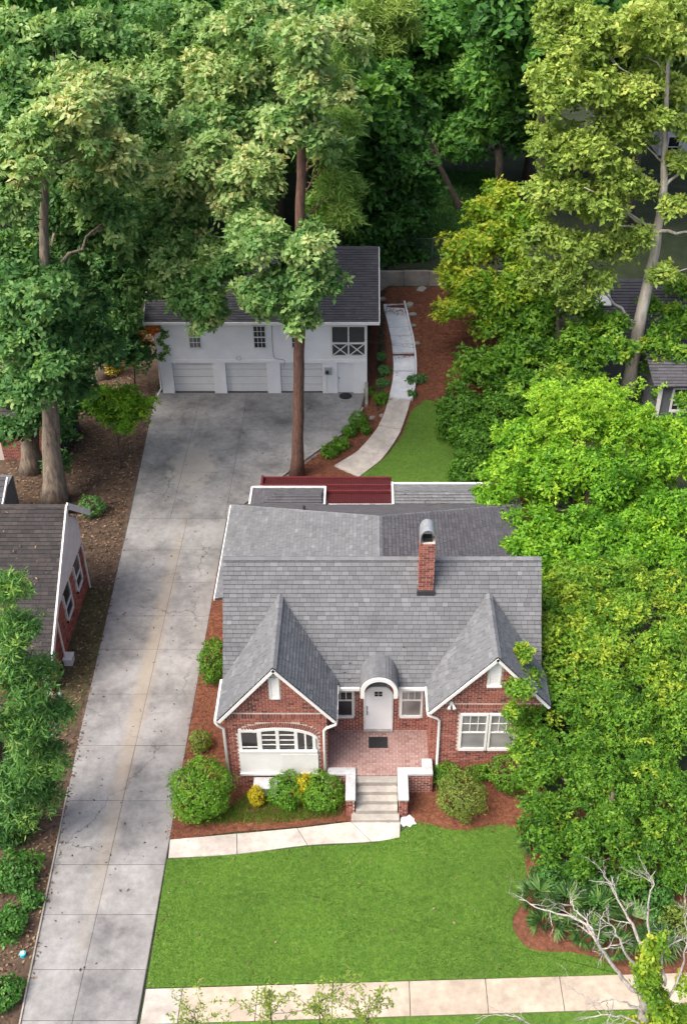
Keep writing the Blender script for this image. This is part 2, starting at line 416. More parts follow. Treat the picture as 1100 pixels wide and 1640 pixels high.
def brick_wall(parent, o, u, n, cells, mat=None, singles=0, name='brick', proud=.016):
    """cells: (u0,v0,u1,v1[,tint]) rectangles on the wall plane"""
    o, u, n = Vector(o), Vector(u), Vector(n); v = Vector((0, 0, 1))
    mat = mat or M['brick']; cache = {}
    rnd = random.Random(len(cells))
    rest = MB()
    if singles and len(cells) > singles:
        sel = set(range(0, singles))
    else: sel = set(range(len(cells))) if singles else set()
    rl = root_loc(parent)
    for k, (u0, v0, u1, v1) in enumerate(cells):
        tn = min(1, max(0, rnd.gauss(.52, .24)))
        if k in sel:
            key = (round(u1 - u0, 2), round(v1 - v0, 3), round(tn * 4))
            if key not in cache:
                mb = MB(); mb.obox((0, 0, 0), u * (u1 - u0), v * (v1 - v0), n * proud, tn)
                me_o = mb.build('brick', mat, None); cache[key] = me_o.data; bpy.data.objects.remove(me_o)
            b_ = link(bpy.data.objects.new('brick', cache[key]), parent); b_.location = o + u * u0 + v * v0 - rl
        else:
            rest.obox(o + u * u0 + v * v0, u * (u1 - u0), v * (v1 - v0), n * (proud + rnd.uniform(-.003, .003)), tn)
    if rest.f: tag(rest.build('brickwork', mat, parent), kind='stuff')
def brick_cells(u0, u1, v0, v1, inside, bl=.235, bh=.095, j=.022):
    out = []; r = 0; v = v0
    while v + bh - j <= v1 + 1e-6:
        u = u0 - (bl / 2 if r % 2 else 0)
        while u < u1:
            a, b_ = max(u, u0), min(u + bl - j, u1)
            if b_ - a > .05:
                # shrink against openings / sloping edges
                m_ = [(a + (b_ - a) * i / 6) for i in range(7)]
                ok = [inside(x, v + .005) and inside(x, v + bh - j - .005) for x in m_]
                if all(ok): out.append((a, v, b_, v + bh - j))
                elif any(ok):
                    xs = [x for x, f in zip(m_, ok) if f]
                    if xs[-1] - xs[0] > .05: out.append((xs[0], v, xs[-1], v + bh - j))
            u += bl
        v += bh; r += 1
    return out

def sheet(name, pts, mat, lift, kind='structure', sub=0, drape=True):
    """a ground sheet from a world polygon, laid a little above the ground"""
    bm = bmesh.new()
    vs = [bm.verts.new((p[0], p[1], 0)) for p in pts]
    f = bm.faces.new(vs); f.normal_update()
    bmesh.ops.triangulate(bm, faces=[f], ngon_method='EAR_CLIP')
    for _ in range(sub): bmesh.ops.subdivide_edges(bm, edges=bm.edges[:], cuts=1, use_grid_fill=True)
    bm.normal_update()
    for fc in bm.faces:
        if fc.normal.z < 0: fc.normal_flip()
    for q in bm.verts: q.co.z = (hgt(q.co.x, q.co.y) if drape else 0) + lift
    me = bpy.data.meshes.new(name); bm.to_mesh(me); bm.free(); me.materials.append(mat)
    o = link(bpy.data.objects.new(name, me)); tag(o, kind=kind)
    return o
def in_poly(p, poly):
    x, y = p[0], p[1]; c = False; n = len(poly)
    for i in range(n):
        a, b_ = poly[i], poly[i - 1]
        if (a[1] > y) != (b_[1] > y) and x < (b_[0] - a[0]) * (y - a[1]) / (b_[1] - a[1]) + a[0]: c = not c
    return c
def curve(pts, n=8):
    """Catmull-Rom through 2-D/3-D points"""
    pts = [Vector(p) for p in pts]; out = []
    q = [pts[0] * 2 - pts[1]] + pts + [pts[-1] * 2 - pts[-2]]
    for i in range(1, len(q) - 2):
        for k in range(n):
            t = k / n; a, b_, c, d = q[i - 1], q[i], q[i + 1], q[i + 2]
            out.append(.5 * ((2 * b_) + (c - a) * t + (2 * a - 5 * b_ + 4 * c - d) * t * t + (3 * b_ - a - 3 * c + d) * t ** 3))
    out.append(pts[-1]); return out

# ------------------------------------------------------------------ foliage
def quads_obj(name, V, T, mat, parent=None, kind=None, per=4):
    """V: (N,per,3) world coordinates, T: (N,) tint"""
    n = len(V); off = np.array(root_loc(parent))
    me = bpy.data.meshes.new(name)
    me.vertices.add(n * per); me.vertices.foreach_set('co', (V.reshape(-1, 3) - off).astype('f').ravel())
    me.loops.add(n * per); me.loops.foreach_set('vertex_index', np.arange(n * per, dtype='i'))
    me.polygons.add(n); me.polygons.foreach_set('loop_start', np.arange(0, n * per, per, dtype='i'))
    me.polygons.foreach_set('loop_total', np.full(n, per, 'i'))
    at = me.attributes.new('tint', 'FLOAT', 'FACE'); at.data.foreach_set('value', np.clip(T, 0, 1).astype('f'))
    me.materials.append(mat); me.update(calc_edges=True)
    o = link(bpy.data.objects.new(name, me), parent)
    if kind: o['kind'] = kind
    return o
def unit(a): return a / np.maximum(np.linalg.norm(a, axis=-1, keepdims=True), 1e-9)
def leaves_from(rng, C, N, leaf, per, aspect=.5, spread=1.0, droop=.1):
    """per leaves fan out round each spray centre C whose normal is N"""
    n = len(C); C = np.repeat(C, per, 0); N = np.repeat(N, per, 0)
    t = unit(rng.normal(size=(n * per, 3)))
    t = unit(t - N * np.sum(t * N, 1, keepdims=True))
    d = unit(t * spread + N * rng.uniform(-.1, .7, (n * per, 1)) + np.array([0, 0, -droop]))
    L = leaf * rng.uniform(.45, 1.5, (n * per, 1))
    up = unit(N + rng.normal(size=(n * per, 3)) * .45)
    sd_ = unit(np.cross(d, up))
    base = C + rng.normal(size=(n * per, 3)) * leaf * .25
    tip = base + d * L; mid = base + d * L * .5
    w_ = sd_ * L * aspect / 2
    return np.stack([base, mid + w_, tip, mid - w_], 1)
def clump_sprays(rng, clumps, dens, puff_r=(.3, .5), npuff=14, up=.35):
    """sprays on the shells of many small puffs that make up each clump"""
    Cs, Ns, Ts = [], [], []
    for (c, r, tn) in clumps:
        c = np.array(c); r = np.array(r if hasattr(r, '__len__') else (r, r, r * .8))
        k = npuff if np.mean(r) < 3.2 else int(npuff * 1.5)
        d = unit(rng.normal(size=(k, 3)) + np.array([0, -.12, up]))
        pc = c + d * r * rng.uniform(.45, .88, (k, 1))
        pr_ = np.mean(r) * rng.uniform(puff_r[0], puff_r[1], k)
        pc = np.concatenate([pc, c + unit(rng.normal(size=(3, 3))) * r * .25]); pr_ = np.concatenate([pr_, np.full(3, np.mean(r) * .55)])
        for i in range(k + 3):
            m_ = max(6, int((dens if i < k else dens * .6) * 4 * math.pi * pr_[i] ** 2 * .8))
            e = unit(rng.normal(size=(m_, 3)) + np.array([0, 0, .35]))
            jit = rng.uniform(.55, 1.06, (m_, 1)) ** .6
            squash = np.array([1, 1, .72])
            Cs.append(pc[i] + e * pr_[i] * jit * squash)
            Ns.append(unit(e * .8 + np.array([0, 0, .55]) + rng.normal(size=(m_, 3)) * .25))
            Ts.append(np.clip(tn + rng.normal() * .17 + (e[:, 2]) * .04 + rng.normal(size=m_) * .1, 0, 1))
    return np.concatenate(Cs), np.concatenate(Ns), np.concatenate(Ts)
def wiggle(rnd, a, b_, n, amp):
    a, b_ = Vector(a), Vector(b_); L = (b_ - a).length; out = []
    for i in range(n + 1):
        t = i / n; k = math.sin(math.pi * t)
        out.append(a.lerp(b_, t) + Vector((rnd.uniform(-1, 1), rnd.uniform(-1, 1), rnd.uniform(-.6, .6))) * amp * L * k)
    return out
DENS = 1.6
def px_clumps(lst):
    """(px, py, Y, radius in photo pixels, tint[, squash]) -> world clumps"""
    out = []
    for q in lst:
        c = PY(q[0], q[1], q[2]); r = 1.1 * q[3] * depth(c) / FPX; s_ = q[5] if len(q) > 5 else .7
        out.append((c, (r, r, r * s_), q[4]))
    return out
def tree(name, label, trunk, clumps, leafm, barkm, leaf=.26, dens=3.2, per=6, seed=1, group=None, npuff=14, limbs=8, aspect=.5, cat='tree', limb_r=.33, fork=.45, puff_r=(.3, .5)):
    """trunk: [(x,y,z,r),...] from the ground up"""
    rnd = random.Random(seed); rng = np.random.default_rng(seed)
    root = thing(name, label, cat, trunk[0][:3], group)
    pts = [Vector(t[:3]) for t in trunk]
    path, rad = [], []
    for i in range(len(pts) - 1):
        for k in range(5):
            t = k / 5; path.append(pts[i].lerp(pts[i + 1], t) + Vector((rnd.uniform(-1, 1), rnd.uniform(-1, 1), 0)) * trunk[i][3] * .12)
            rad.append(trunk[i][3] * (1 - t) + trunk[i + 1][3] * t)
    path.append(pts[-1]); rad.append(trunk[-1][3])
    rad[0] *= 1.45; rad[1] *= 1.12
    path[0] = path[0] - Vector((0, 0, .12))
    MB().tube(path, rad, 10).build('trunk', barkm, root, smooth=True)
    zb = pts[0].z + (pts[-1].z - pts[0].z) * fork
    cand = [i for i, p in enumerate(path) if p.z >= zb] or [len(path) - 1]
    order = sorted(clumps, key=lambda c: -np.mean(c[1]))[:limbs]
    for (c, r, tn) in order:
        c = Vector(c)
        best = min(cand, key=lambda i: (path[i] - c).length + abs(path[i].z - (c.z - (c - path[i]).to_2d().length * .5)) * 1.2)
        r0 = max(.035, rad[best] * limb_r * 1.4)
        mb = MB(); w1 = wiggle(rnd, path[best], c, 6, .07)
        mb.tube(w1, [r0 * (1 - .8 * i / 6) for i in range(7)], 7)
        for _ in range(3):
            s_ = rnd.randint(3, 5); e = c + Vector((rnd.gauss(0, 1), rnd.gauss(0, 1), rnd.gauss(.3, .6))).normalized() * float(np.mean(r)) * .75
            mb.tube(wiggle(rnd, w1[s_], e, 4, .09), [r0 * .38 * (1 - .8 * i / 4) for i in range(5)], 5)
        mb.build('limb', barkm, root, smooth=True)
    C, N, T = clump_sprays(rng, clumps, dens * DENS, puff_r, int(npuff * 1.5))
    V = leaves_from(rng, C, N, leaf, per, aspect)
    T = np.repeat(T, per) + rng.normal(size=len(V)) * .09
    quads_obj('crown', V, T, leafm, root)
    return root
def copy_tree(src, loc, rz, sc, label):
    r = src.copy(); COL.objects.link(r); r.location = loc; r.rotation_euler = (0, 0, rz); r.scale = (sc, sc, sc * random.Random(int(loc[0] * 7)).uniform(.9, 1.12)); r['label'] = label
    for ch in src.children:
        c = ch.copy(); COL.objects.link(c); c.parent = r
    return r
def shrub(name, label, c, r, leafm, leaf=.07, dens=60, per=4, seed=1, tint=.5, group=None, lump=.12, cat='shrub', bark=None, core=True):
    """a clipped or rounded shrub on short stems; c = centre on the ground"""
    rng = np.random.default_rng(seed); rnd = random.Random(seed)
    c = Vector(c); rx, ry, rz = r
    root = thing(name, label, cat, c, group)
    mb = MB()
    for k in range(6):
        a = k * 1.05 + rnd.random()
        mb.tube(wiggle(rnd, c - Vector((0, 0, .05)), c + Vector((math.cos(a) * rx * .6, math.sin(a) * ry * .6, rz * 1.25)), 4, .06), [.03, .026, .02, .014, .008], 5)
    mb.build('stem', bark or M['bark_dark'], root, smooth=True)
    n = int(2.0 * dens * 4 * math.pi * ((rx * ry) ** .8 + 2 * (rx * rz) ** .8) / 3)
    d = unit(rng.normal(size=(n, 3)))
    ph = rng.uniform(0, 6.28, 9); fr = rng.uniform(2, 7, (9, 3))
    bumpv = sum(np.sin(d @ fr[i] + ph[i]) for i in range(9)) / 9
    k = (1 + bumpv * lump * 2.2) * np.where(rng.random(n) < .06, 1.12, rng.uniform(.6, 1.03, n) ** .35)
    C = np.array([c.x, c.y, c.z + rz * .98]) + d * np.array([rx, ry, rz]) * k[:, None]
    C[:, 2] = np.maximum(C[:, 2], c.z + .03)
    N = unit(d + np.array([0, 0, .4]) + rng.normal(size=(n, 3)) * .3)
    V = leaves_from(rng, C, N, leaf, per, .55)
    T = np.repeat(tint + bumpv * .25 + rng.normal(size=n) * .1, per) + rng.normal(size=n * per) * .1
    quads_obj('foliage', V, T, leafm, root)
    return root
def scatter(name, polys, n, leafm, size, seed, kind='stuff', upright=False, avoid=(), lift=.02, aspect=.5, bounds=None, tint=(.5, .25), lean=.5, patch=0.0):
    rng = np.random.default_rng(seed); xs = [p[0] for q in polys for p in q]; ys = [p[1] for q in polys for p in q]
    pts = []
    while len(pts) < n:
        for x, y in zip(rng.uniform(min(xs), max(xs), n), rng.uniform(min(ys), max(ys), n)):
            if any(in_poly((x, y), q) for q in polys) and not any(in_poly((x, y), q) for q in avoid): pts.append((x, y, hgt(x, y) + lift))
            if len(pts) >= n: break
    C = np.array(pts); a = rng.uniform(0, 6.283, n)
    if upright: C[:, :2] += rng.normal(size=(n, 2)) * .05
    L = size * rng.uniform(.5, 1.4, (n, 1))
    if upright:
        d = unit(np.stack([np.cos(a) * lean, np.sin(a) * lean, np.ones(n)], 1) + rng.normal(size=(n, 3)) * .15)
        sd_ = unit(np.cross(d, rng.normal(size=(n, 3))))
    else:
        d = unit(np.stack([np.cos(a), np.sin(a), rng.uniform(-.05, .2, n)], 1)); sd_ = unit(np.cross(d, np.array([0, 0, 1.0]) + rng.normal(size=(n, 3)) * .2))
    w_ = sd_ * L * aspect / 2
    V = np.stack([C - w_ * .6, C + w_ * .6, C + d * L], 1) if upright else np.stack([C, C + d * L * .5 + w_, C + d * L, C + d * L * .5 - w_], 1)
    return quads_obj(name, V, np.clip(rng.normal(tint[0], tint[1], n) + patch * (np.sin(C[:, 0] * 1.3 + np.sin(C[:, 1] * 2.1) * 1.7) * np.sin(C[:, 1] * 1.7 + np.sin(C[:, 0] * .9) * 2) + .7 * np.sin(C[:, 0] * 7 + 2 * np.sin(C[:, 1] * 5)) * np.sin(C[:, 1] * 6.1 + 2 * np.sin(C[:, 0] * 4.3))), 0, 1), leafm, None, kind, 3 if upright else 4)

# ================================================================== THE SETTING
def axis(lo, a, b_, hi, fine, coarse):
    xs = list(np.arange(a, b_ + .001, fine)); k = a; st = fine
    left = []
    while k > lo: st = min(st * 1.35, coarse); k -= st; left.append(k)
    k = b_; st = fine; right = []
    while k < hi: st = min(st * 1.35, coarse); k += st; right.append(k)
    return left[::-1] + xs + right
gx = axis(-260, -15, 20, 260, .5, 25); gy = sorted(axis(-60, 12, 72, 420, .5, 25) + [64.55, 64.7, 64.85])
V = [(x, y, hgt(x, y) - .03) for y in gy for x in gx]; nx = len(gx)
Fc = [(j * nx + i, j * nx + i + 1, (j + 1) * nx + i + 1, (j + 1) * nx + i) for j in range(len(gy) - 1) for i in range(nx - 1)]
me = bpy.data.meshes.new('ground'); me.from_pydata(V, [], Fc); me.materials.append(M['woods'])
tag(link(bpy.data.objects.new('ground', me)), kind='structure')

# soil strips
sheet('side_yard_soil', [(-30, 10), (-10.1, 10), (-10.25, 17), (-10.6, 22), (-11.0, 28), (-11.5, 40), (-12.2, 54.5), (-13, 66), (-30, 66)], M['dirt'], -.015, sub=3)
sheet('moss_strip', [(-12.5, 28.2), (-11.25, 28.4), (-11.2, 33), (-11.5, 36.8), (-12.5, 36.9)], M['moss'], -.008)
bed = [P(266, 1347), P(300, 1175), P(331, 1010), P(352, 900), P(366, 838)]
bed = [(p.x, p.y) for p in bed] + [(6.3, 42), (6.4, 30), (6.6, 23.5), (5.4, 23.75), (3.6, 23.55), (1.35, 23.95), (.2, 24.0), (-.9, 24.0), (-2.5, 23.75), (-4.6, 23.55)]
sheet('mulch_bed', bed, M['mulch'], .008)
lawn_edge = curve([(1.25, 23.55), (1.9, 23.98), (3.2, 23.62), (5.1, 23.8), (5.45, 22.2), (5.2, 20.9), (4.75, 20.0), (5.2, 19.1), (6.6, 18.95), (7.4, 18.7), (8.0, 18.2)], 5)
lawn = [(-6.72, 17.78), (8.0, 18.22)] + [(p.x, p.y) for p in reversed(lawn_edge)] + [(.4, 23.1), (-2, 22.95), (-4.5, 22.6), (-6.78, 22.42)]
sheet('lawn', lawn, M['lawn'], .012)
sheet('right_bed', [(4.4, 17.9), (16, 18.4), (16, 26), (4.9, 25.0)], M['mulch'], .003)
verge = [(-6.5, 13.2), (9.5, 13.2), (9.5, 17.2), (-6.55, 16.72)]
sheet('verge_grass', verge, M['lawn'], .010)
sheet('street', [(-120, -20), (120, -20), (120, 12.6), (-120, 12.6)], M['asphalt'], -.01)
tag(MB().box(-120, 120, 12.6, 12.8, -.1, .1).build('kerb', M['old_concrete']), kind='structure')
pine_bed = [(-6.75, 42.3), (-4.4, 45.6), (-3.75, 46.4), (-2.1, 48.8), (-.8, 50.4), (-.15, 52.5), (.05, 54.4), (.25, 64), (9, 64.3), (9, 42)]
sheet('back_mulch', pine_bed, M['mulch'], .008, sub=4)
path_c = [Vector((-1.0, 46.2, 0)), Vector((.3, 47.9, 0)), Vector((1.35, 50.2, 0)), Vector((1.95, 52.6, 0)), Vector((2.25, 54.8, 0)), Vector((2.2, 57.2, 0)), Vector((1.95, 59.5, 0)), Vector((1.75, 61.6, 0))]
back_lawn = [(-.35, 45.9), (.95, 47.4), (2.0, 49.6), (2.55, 51.6), (3.4, 52.6), (4.6, 52.2), (6.2, 51.5), (7.0, 42.5), (-.3, 42.5)]
sheet('back_lawn', back_lawn, M['lawn'], .022, sub=4)
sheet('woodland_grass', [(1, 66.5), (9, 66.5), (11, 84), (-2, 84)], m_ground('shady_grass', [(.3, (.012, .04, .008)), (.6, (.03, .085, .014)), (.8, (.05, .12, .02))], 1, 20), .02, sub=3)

# driveway: every slab between the joints is a piece
drv = tag(MB().extrude([(-10.0, 12.8, -.02), (-6.8, 12.8, -.02), (-6.8, 42.1, -.02), (-4.3, 45.6, -.02), (-.3, 50.8, -.02), (0, 54.6, -.02), (-12.3, 54.6, -.02), (-11.55, 40, -.02), (-11.0, 28, -.02), (-10.3, 17, -.02)][::-1], (0, 0, .032)).build('driveway', M['joint']), kind='structure')
def slabs(parent, cells, region, mat, top, seed, joint=.009, thick=.05):
    rnd = random.Random(seed); region = ccw(region)
    for c in cells:
        q = clip(ccw(c), region)
        if len(q) < 3 or area2(q) < .04: continue
        cx_, cy_ = sum(p[0] for p in q) / len(q), sum(p[1] for p in q) / len(q)
        q2 = [(p[0] + (cx_ - p[0]) * joint / max(.3, abs(cx_ - p[0])) if abs(cx_ - p[0]) > .02 else p[0], p[1] + (cy_ - p[1]) * joint / max(.3, abs(cy_ - p[1])) if abs(cy_ - p[1]) > .02 else p[1]) for p in q]
        dz = rnd.uniform(-.004, .004)
        MB().extrude([(x, y, hgt(x, y) + top + dz - thick) for x, y in q2], (0, 0, thick), rnd.random()).build('slab', mat, parent)
jY = [12.8, 15.1, 16.75, 18.38, 20.3, 22.2, 24.9, 27.5, 30.2, 32.8, 34.9, 37.2, 39.6, 42.1]
cells = []
for a, b_ in zip(jY[:-1], jY[1:]):
    xl = -8.75
    cells += [[(-13, a), (xl, a), (xl, b_), (-13, b_)], [(xl, a), (-6, a), (-6, b_), (xl, b_)]]
slabs(drv, cells, [(-10.0, 12.8), (-6.82, 12.8), (-6.82, 42.1), (-11.6, 42.1), (-11.0, 28), (-10.3, 17)], M['concrete'], .02, 5)
jA = [42.1, 46.2, 50.4, 54.6]; xA = [-13, -9.6, -6.9, -3.6, .6]; cells = []
for a, b_ in zip(jA[:-1], jA[1:]):
    for x0, x1 in zip(xA[:-1], xA[1:]): cells.append([(x0, a), (x1, a), (x1, b_), (x0, b_)])
slabs(drv, cells, [(-11.6, 42.1), (-6.85, 42.1), (-3.95, 45.9), (-.6, 50.6), (0, 54.6), (-12.3, 54.6)], M['concrete'], .02, 6)
kb = MB()
kc = curve([(-6.82, 42.2, .05), (-4.2, 45.9, .05), (-2.2, 48.7, .06), (-.75, 50.6, .08), (-.15, 52.6, .12)], 6)
for a, b_ in zip(kc[:-1], kc[1:]): kb.bar(a, b_, .1, .16)
tag(kb.build('driveway_kerb', M['old_concrete']), kind='structure')
kb = MB(); kc = curve([(-10.02, 13, .02), (-10.32, 17, .02), (-10.62, 22, .02), (-10.85, 25.5, .0)], 6)
for a, b_ in zip(kc[:-1], kc[1:]): kb.bar(a, b_, .05, .1)
tag(kb.build('driveway_edging', M['old_concrete']), kind='structure')
# public pavement and front walk
swk = sheet('sidewalk', [(-6.6, 16.62), (14, 17.28), (14, 18.38), (-6.75, 17.72)], M['joint'], .016)
xs = [-6.72, -5.6, -3.3, -1.0, 1.35, 3.7, 6.0, 8.3, 10.7, 13]; 
for i, (a, b_) in enumerate(zip(xs[:-1], xs[1:])):
    f = lambda x: (16.63 + (x + 6.6) * .032, 17.73 + (x + 6.7) * .0315)
    MB().extrude([(a + .012, f(a)[0], .0), (b_ - .012, f(b_)[0], .0), (b_ - .012, f(b_)[1], .0), (a + .012, f(a)[1], .0)], (0, 0, .045), .5 + .1 * (i % 3)).build('slab', M['walk'] if i == 0 else M['sidewalk'], swk)
fw_a = curve([(-6.75, 22.45, 0), (-4.4, 22.62, 0), (-2.0, 22.98, 0), (.2, 23.12, 0), (1.2, 23.3, 0)], 5)
fw_b = curve([(-6.8, 23.2, 0), (-4.5, 23.45, 0), (-2.4, 23.68, 0), (-.5, 23.95, 0), (1.25, 24.05, 0)], 5)
fwk = sheet('front_walk', [(p.x, p.y) for p in fw_a] + [(p.x, p.y) for p in reversed(fw_b)], M['joint'], .014)
for k in range(0, 20, 5):
    pts = [p + Vector((.012 if i == 0 else (-.012 if i == 5 else 0), 0, 0)) for i, p in enumerate(fw_a[k:k + 6])]
    pts2 = [p + Vector((.012 if i == 0 else (-.012 if i == 5 else 0), 0, 0)) for i, p in enumerate(fw_b[k:k + 6])]
    MB().extrude(pts + pts2[::-1], (0, 0, .04), .4 + .12 * (k % 4)).build('slab', M['walk'], fwk)
# back path climbing beside the garage, flight by flight
pth = curve(path_c, 6); ptw = .62
pathroot = tag(link(bpy.data.objects.new('back_path', None)), kind='structure')
nseg = len(pth) - 1
brk = [0, 6, 12, 18, 24, 28, 30, 32, 34, nseg]
def path_z(i): return hgt(pth[i].x, pth[i].y) + .05
for k, (a, b_) in enumerate(zip(brk[:-1], brk[1:])):
    L, Rr = [], []; za, zc = path_z(a), path_z(b_); lowz = za + .55 * (zc - za)      # each slab climbs part of the way, a riser takes the rest
    for i in range(a, b_ + 1):
        p = pth[i]; d = (pth[min(i + 1, nseg)] - pth[max(i - 1, 0)]).normalized(); n_ = Vector((-d.y, d.x, 0))
        wdt = ptw * (1.0 + .35 * (1 - min(1, i / 14))); zz = za + (.1 if k < 4 else .28) * (zc - za) + (i - a) / (b_ - a) * (.84 if k < 4 else .48) * (zc - za) + .03
        L.append(Vector((p.x, p.y, zz)) + n_ * wdt); Rr.append(Vector((p.x, p.y, zz)) - n_ * wdt)
    MB().extrude(L + Rr[::-1], (0, 0, -.55), .6).build('slab', M['walk'] if k < 3 else M['path_pale'], pathroot)
kb = MB()
for i in range(18, nseg):
    a, b_ = pth[i], pth[i + 1]; d = (b_ - a).normalized(); n_ = Vector((d.y, -d.x, 0)) * (ptw + .07)
    kb.bar(Vector((a.x, a.y, path_z(i) + .0)) + n_, Vector((b_.x, b_.y, path_z(i + 1) + .0)) + n_, .1, .3)
kb.build('kerb', M['path_pale'], pathroot)
wr = thing('retaining_wall', 'weathered concrete retaining wall at the top of the mulch slope', 'wall', (3, 64.5, 2.4))
for i in range(5):
    MB().box(.9 + i * 1.6, .9 + i * 1.6 + 1.585, 64.38, 64.62, 2.0, 3.35 + .03 * (i % 2), .3 + .1 * i).build('block', M['old_concrete'], wr, bevel=.02)
wg = MB().extrude([(-.02, 54.45, -.05), (-.02, 52.9, -.05), (-.02, 52.9, .2), (-.02, 54.45, .8)], (.16, 0, 0))
solo('wing_wall', wg, M['old_concrete'], 'low sloping concrete wing wall at the right corner of the garage', 'wall')
for k, (x, y, s_) in enumerate([(2.9, 60.2, .2), (2.75, 61.3, .26), (2.95, 59.0, .15), (3.05, 57.3, .16), (.4, 51.6, .16), (.9, 51.4, .13), (1.1, 62.5, .2), (3.6, 63.6, .3)]):
    rnd = random.Random(k); bm = bmesh.new(); bmesh.ops.create_icosphere(bm, subdivisions=2, radius=s_)
    for v in bm.verts: v.co = Vector((v.co.x * 1.3, v.co.y, v.co.z * .6)) * (1 + rnd.uniform(-.16, .16))
    me = bpy.data.meshes.new('rock'); bm.to_mesh(me); bm.free(); me.materials.append(M['old_concrete'])
    o = link(bpy.data.objects.new('rock', me)); o.location = (x, y, hgt(x, y) + s_ * .3); o.rotation_euler.z = k
    tag(o, ['rough rock right of the pale path near its top', 'larger rough rock right of the path top landing', 'small rough rock right of the upper path steps', 'small rough rock right of the path halfway up', 'rough rock at the mulch corner by the wing wall', 'smallest rough rock left of the path foot', 'rough rock left of the path top by the garage', 'largest rough rock at the foot of the retaining wall'][k], 'rock', 'rocks along the back path')

# ================================================================== THE BRICK HOUSE
house = thing('brick_house', 'red brick cottage with steep grey shingle roof and two front gables', 'house', (.5, 30, 0))
def window(parent, x0, x1, z0, z1, y, split=.5, up=(3, 2), lo=(1, 1), glass=None, name='window', fw=.075, sill=True, fmat=None, brick_sill=True):
    fm = fmat or M['white']
    mb = MB(); d0, d1 = y - .075, y + .01
    mb.box(x0, x0 + fw, d0, d1, z0, z1).box(x1 - fw, x1, d0, d1, z0, z1).box(x0 + fw, x1 - fw, d0, d1, z1 - fw, z1)
    mb.box(x0 + fw, x1 - fw, d0 - .015, d1, z0, z0 + fw * 1.5)
    zs = z0 + (z1 - z0) * split
    mb.box(x0 + fw, x1 - fw, d0 + .012, d1, zs - .03, zs + .03)
    f = mb.build(name, fm, parent)
    def sash(za, zb_, cols, rows, g, yy):
        xa, xb = x0 + fw, x1 - fw; wv = (xb - xa) / cols; hv = (zb_ - za) / rows
        for i in range(cols):
            for j in range(rows):
                MB().box(xa + i * wv + .001, xa + (i + 1) * wv - .001, yy, yy + .01, za + j * hv + .001, za + (j + 1) * hv - .001).build('pane', g, f)
        for i in range(1, cols): box_part('muntin', (xa + i * wv - .013, xa + i * wv + .013, yy - .02, yy + .004, za, zb_), fm, f)
        for j in range(1, rows): box_part('muntin', (xa, xb, yy - .022, yy + .003, za + j * hv - .013, za + j * hv + .013), fm, f)
    sash(zs + .03, z1 - fw, up[0], up[1], glass or M['glass'], y - .035)
    sash(z0 + fw * 1.5, zs - .03, lo[0], lo[1], glass or M['glass'], y - .03)
    return f
# --- left gable front
LY, LX0, LX1, LAX, LAZ, LEZ = 25.55, -4.88, -1.35, -3.05, 6.2, 3.75
RY, RX0, RX1, RAX, RAZ, REZ = 26.0, 2.32, 6.3, 4.42, 6.25, 3.72
BY = 27.45
def gable_top(x, ax, az, slope): return az - abs(x - ax) * slope
ls = (6.25 - 3.75) / 2.05; rs_ = (6.3 - 3.7) / 2.22
wl = MB().extrude([(LX0, LY, -.1), (LX1, LY, -.1), (LX1, LY, gable_top(LX1, LAX, 6.12, ls)), (LAX, LY, 6.12), (LX0, LY, gable_top(LX0, LAX, 6.12, ls))], (0, .25, 0)).build('front_wall', M['mortar'], house)
acx, acz, ahw = -3.06, 2.0, 1.36      # left window: squared on the left, segmental arch over the rest
def arch_z(x, rise=.62, spring=2.55): return spring + rise * math.sqrt(max(0, 1 - ((x - acx) / (ahw + .06)) ** 2))
def in_left(x, z):
    if not (z < gable_top(x, LAX, 6.06, ls)): return False
    if -3.26 < x < -2.88 and 4.55 < z < 5.62: return False
    if 3.60 < z < 3.82: return False
    if -4.5 < x < -1.64 and .82 < z < min(3.42, arch_z(x) + .26): return False
    return True
cl = brick_cells(LX0, LX1, .0, 6.1, in_left)
cl.sort(key=lambda c: abs(c[1] - 4.1))
brick_wall(wl, (0, LY, 0), (1, 0, 0), (0, -1, 0), cl, singles=150)
brick_wall(wl, (0, LY, 0), (1, 0, 0), (0, -1, 0), [(LX0 + i * .1, 3.61, LX0 + i * .1 + .078, 3.81) for i in range(35)], singles=40, proud=.024)
# rowlock bricks of the arch
ab = MB()
for i in range(36):
    x = -4.36 + i * (2.72 / 35); z = arch_z(x); dx = .02
    tx = Vector((1, 0, (arch_z(x + dx) - arch_z(x - dx)) / (2 * dx))).normalized(); up_ = Vector((-tx.z, 0, tx.x))
    for k in range(2):
        mb = MB(); mb.obox(Vector((x, LY - .028, z)) - tx * .028 + up_ * (.115 * k), tx * .056, (0, .028, 0), up_ * .1, random.Random(i * 3 + k).uniform(.2, .8)); mb.build('arch_brick', M['brick'], wl)
# window assembly
pw = thing_ = None
pan = MB(); pan.box(-4.47, -1.7, LY - .09, LY + .01, .88, 1.98)
panel = pan.build('window_panel', M['white'], house)
for i in range(17):
    x = -3.0 + i * .078
    box_part('board', (x, x + .07, LY - .102, LY - .088, 1.12, 1.86), M['white'], panel)
box_part('ledge', (-4.5, -1.66, LY - .16, LY, .80, .885), M['trim_grey'], panel)
box_part('sill', (-4.47, -1.7, LY - .13, LY - .05, 1.985, 2.06), M['white'], panel)
surr = MB()
xx = [-4.45 + i * (2.76 / 24) for i in range(25)]
def wtop(x): return 3.06 if x < -3.9 else min(3.2, arch_z(x) - .02)
for a, b_ in zip(xx[:-1], xx[1:]):
    surr.extrude([(a, LY - .05, wtop(a) - .12), (b_, LY - .05, wtop(b_) - .12), (b_, LY - .05, wtop(b_)), (a, LY - .05, wtop(a))], (0, .06, 0))
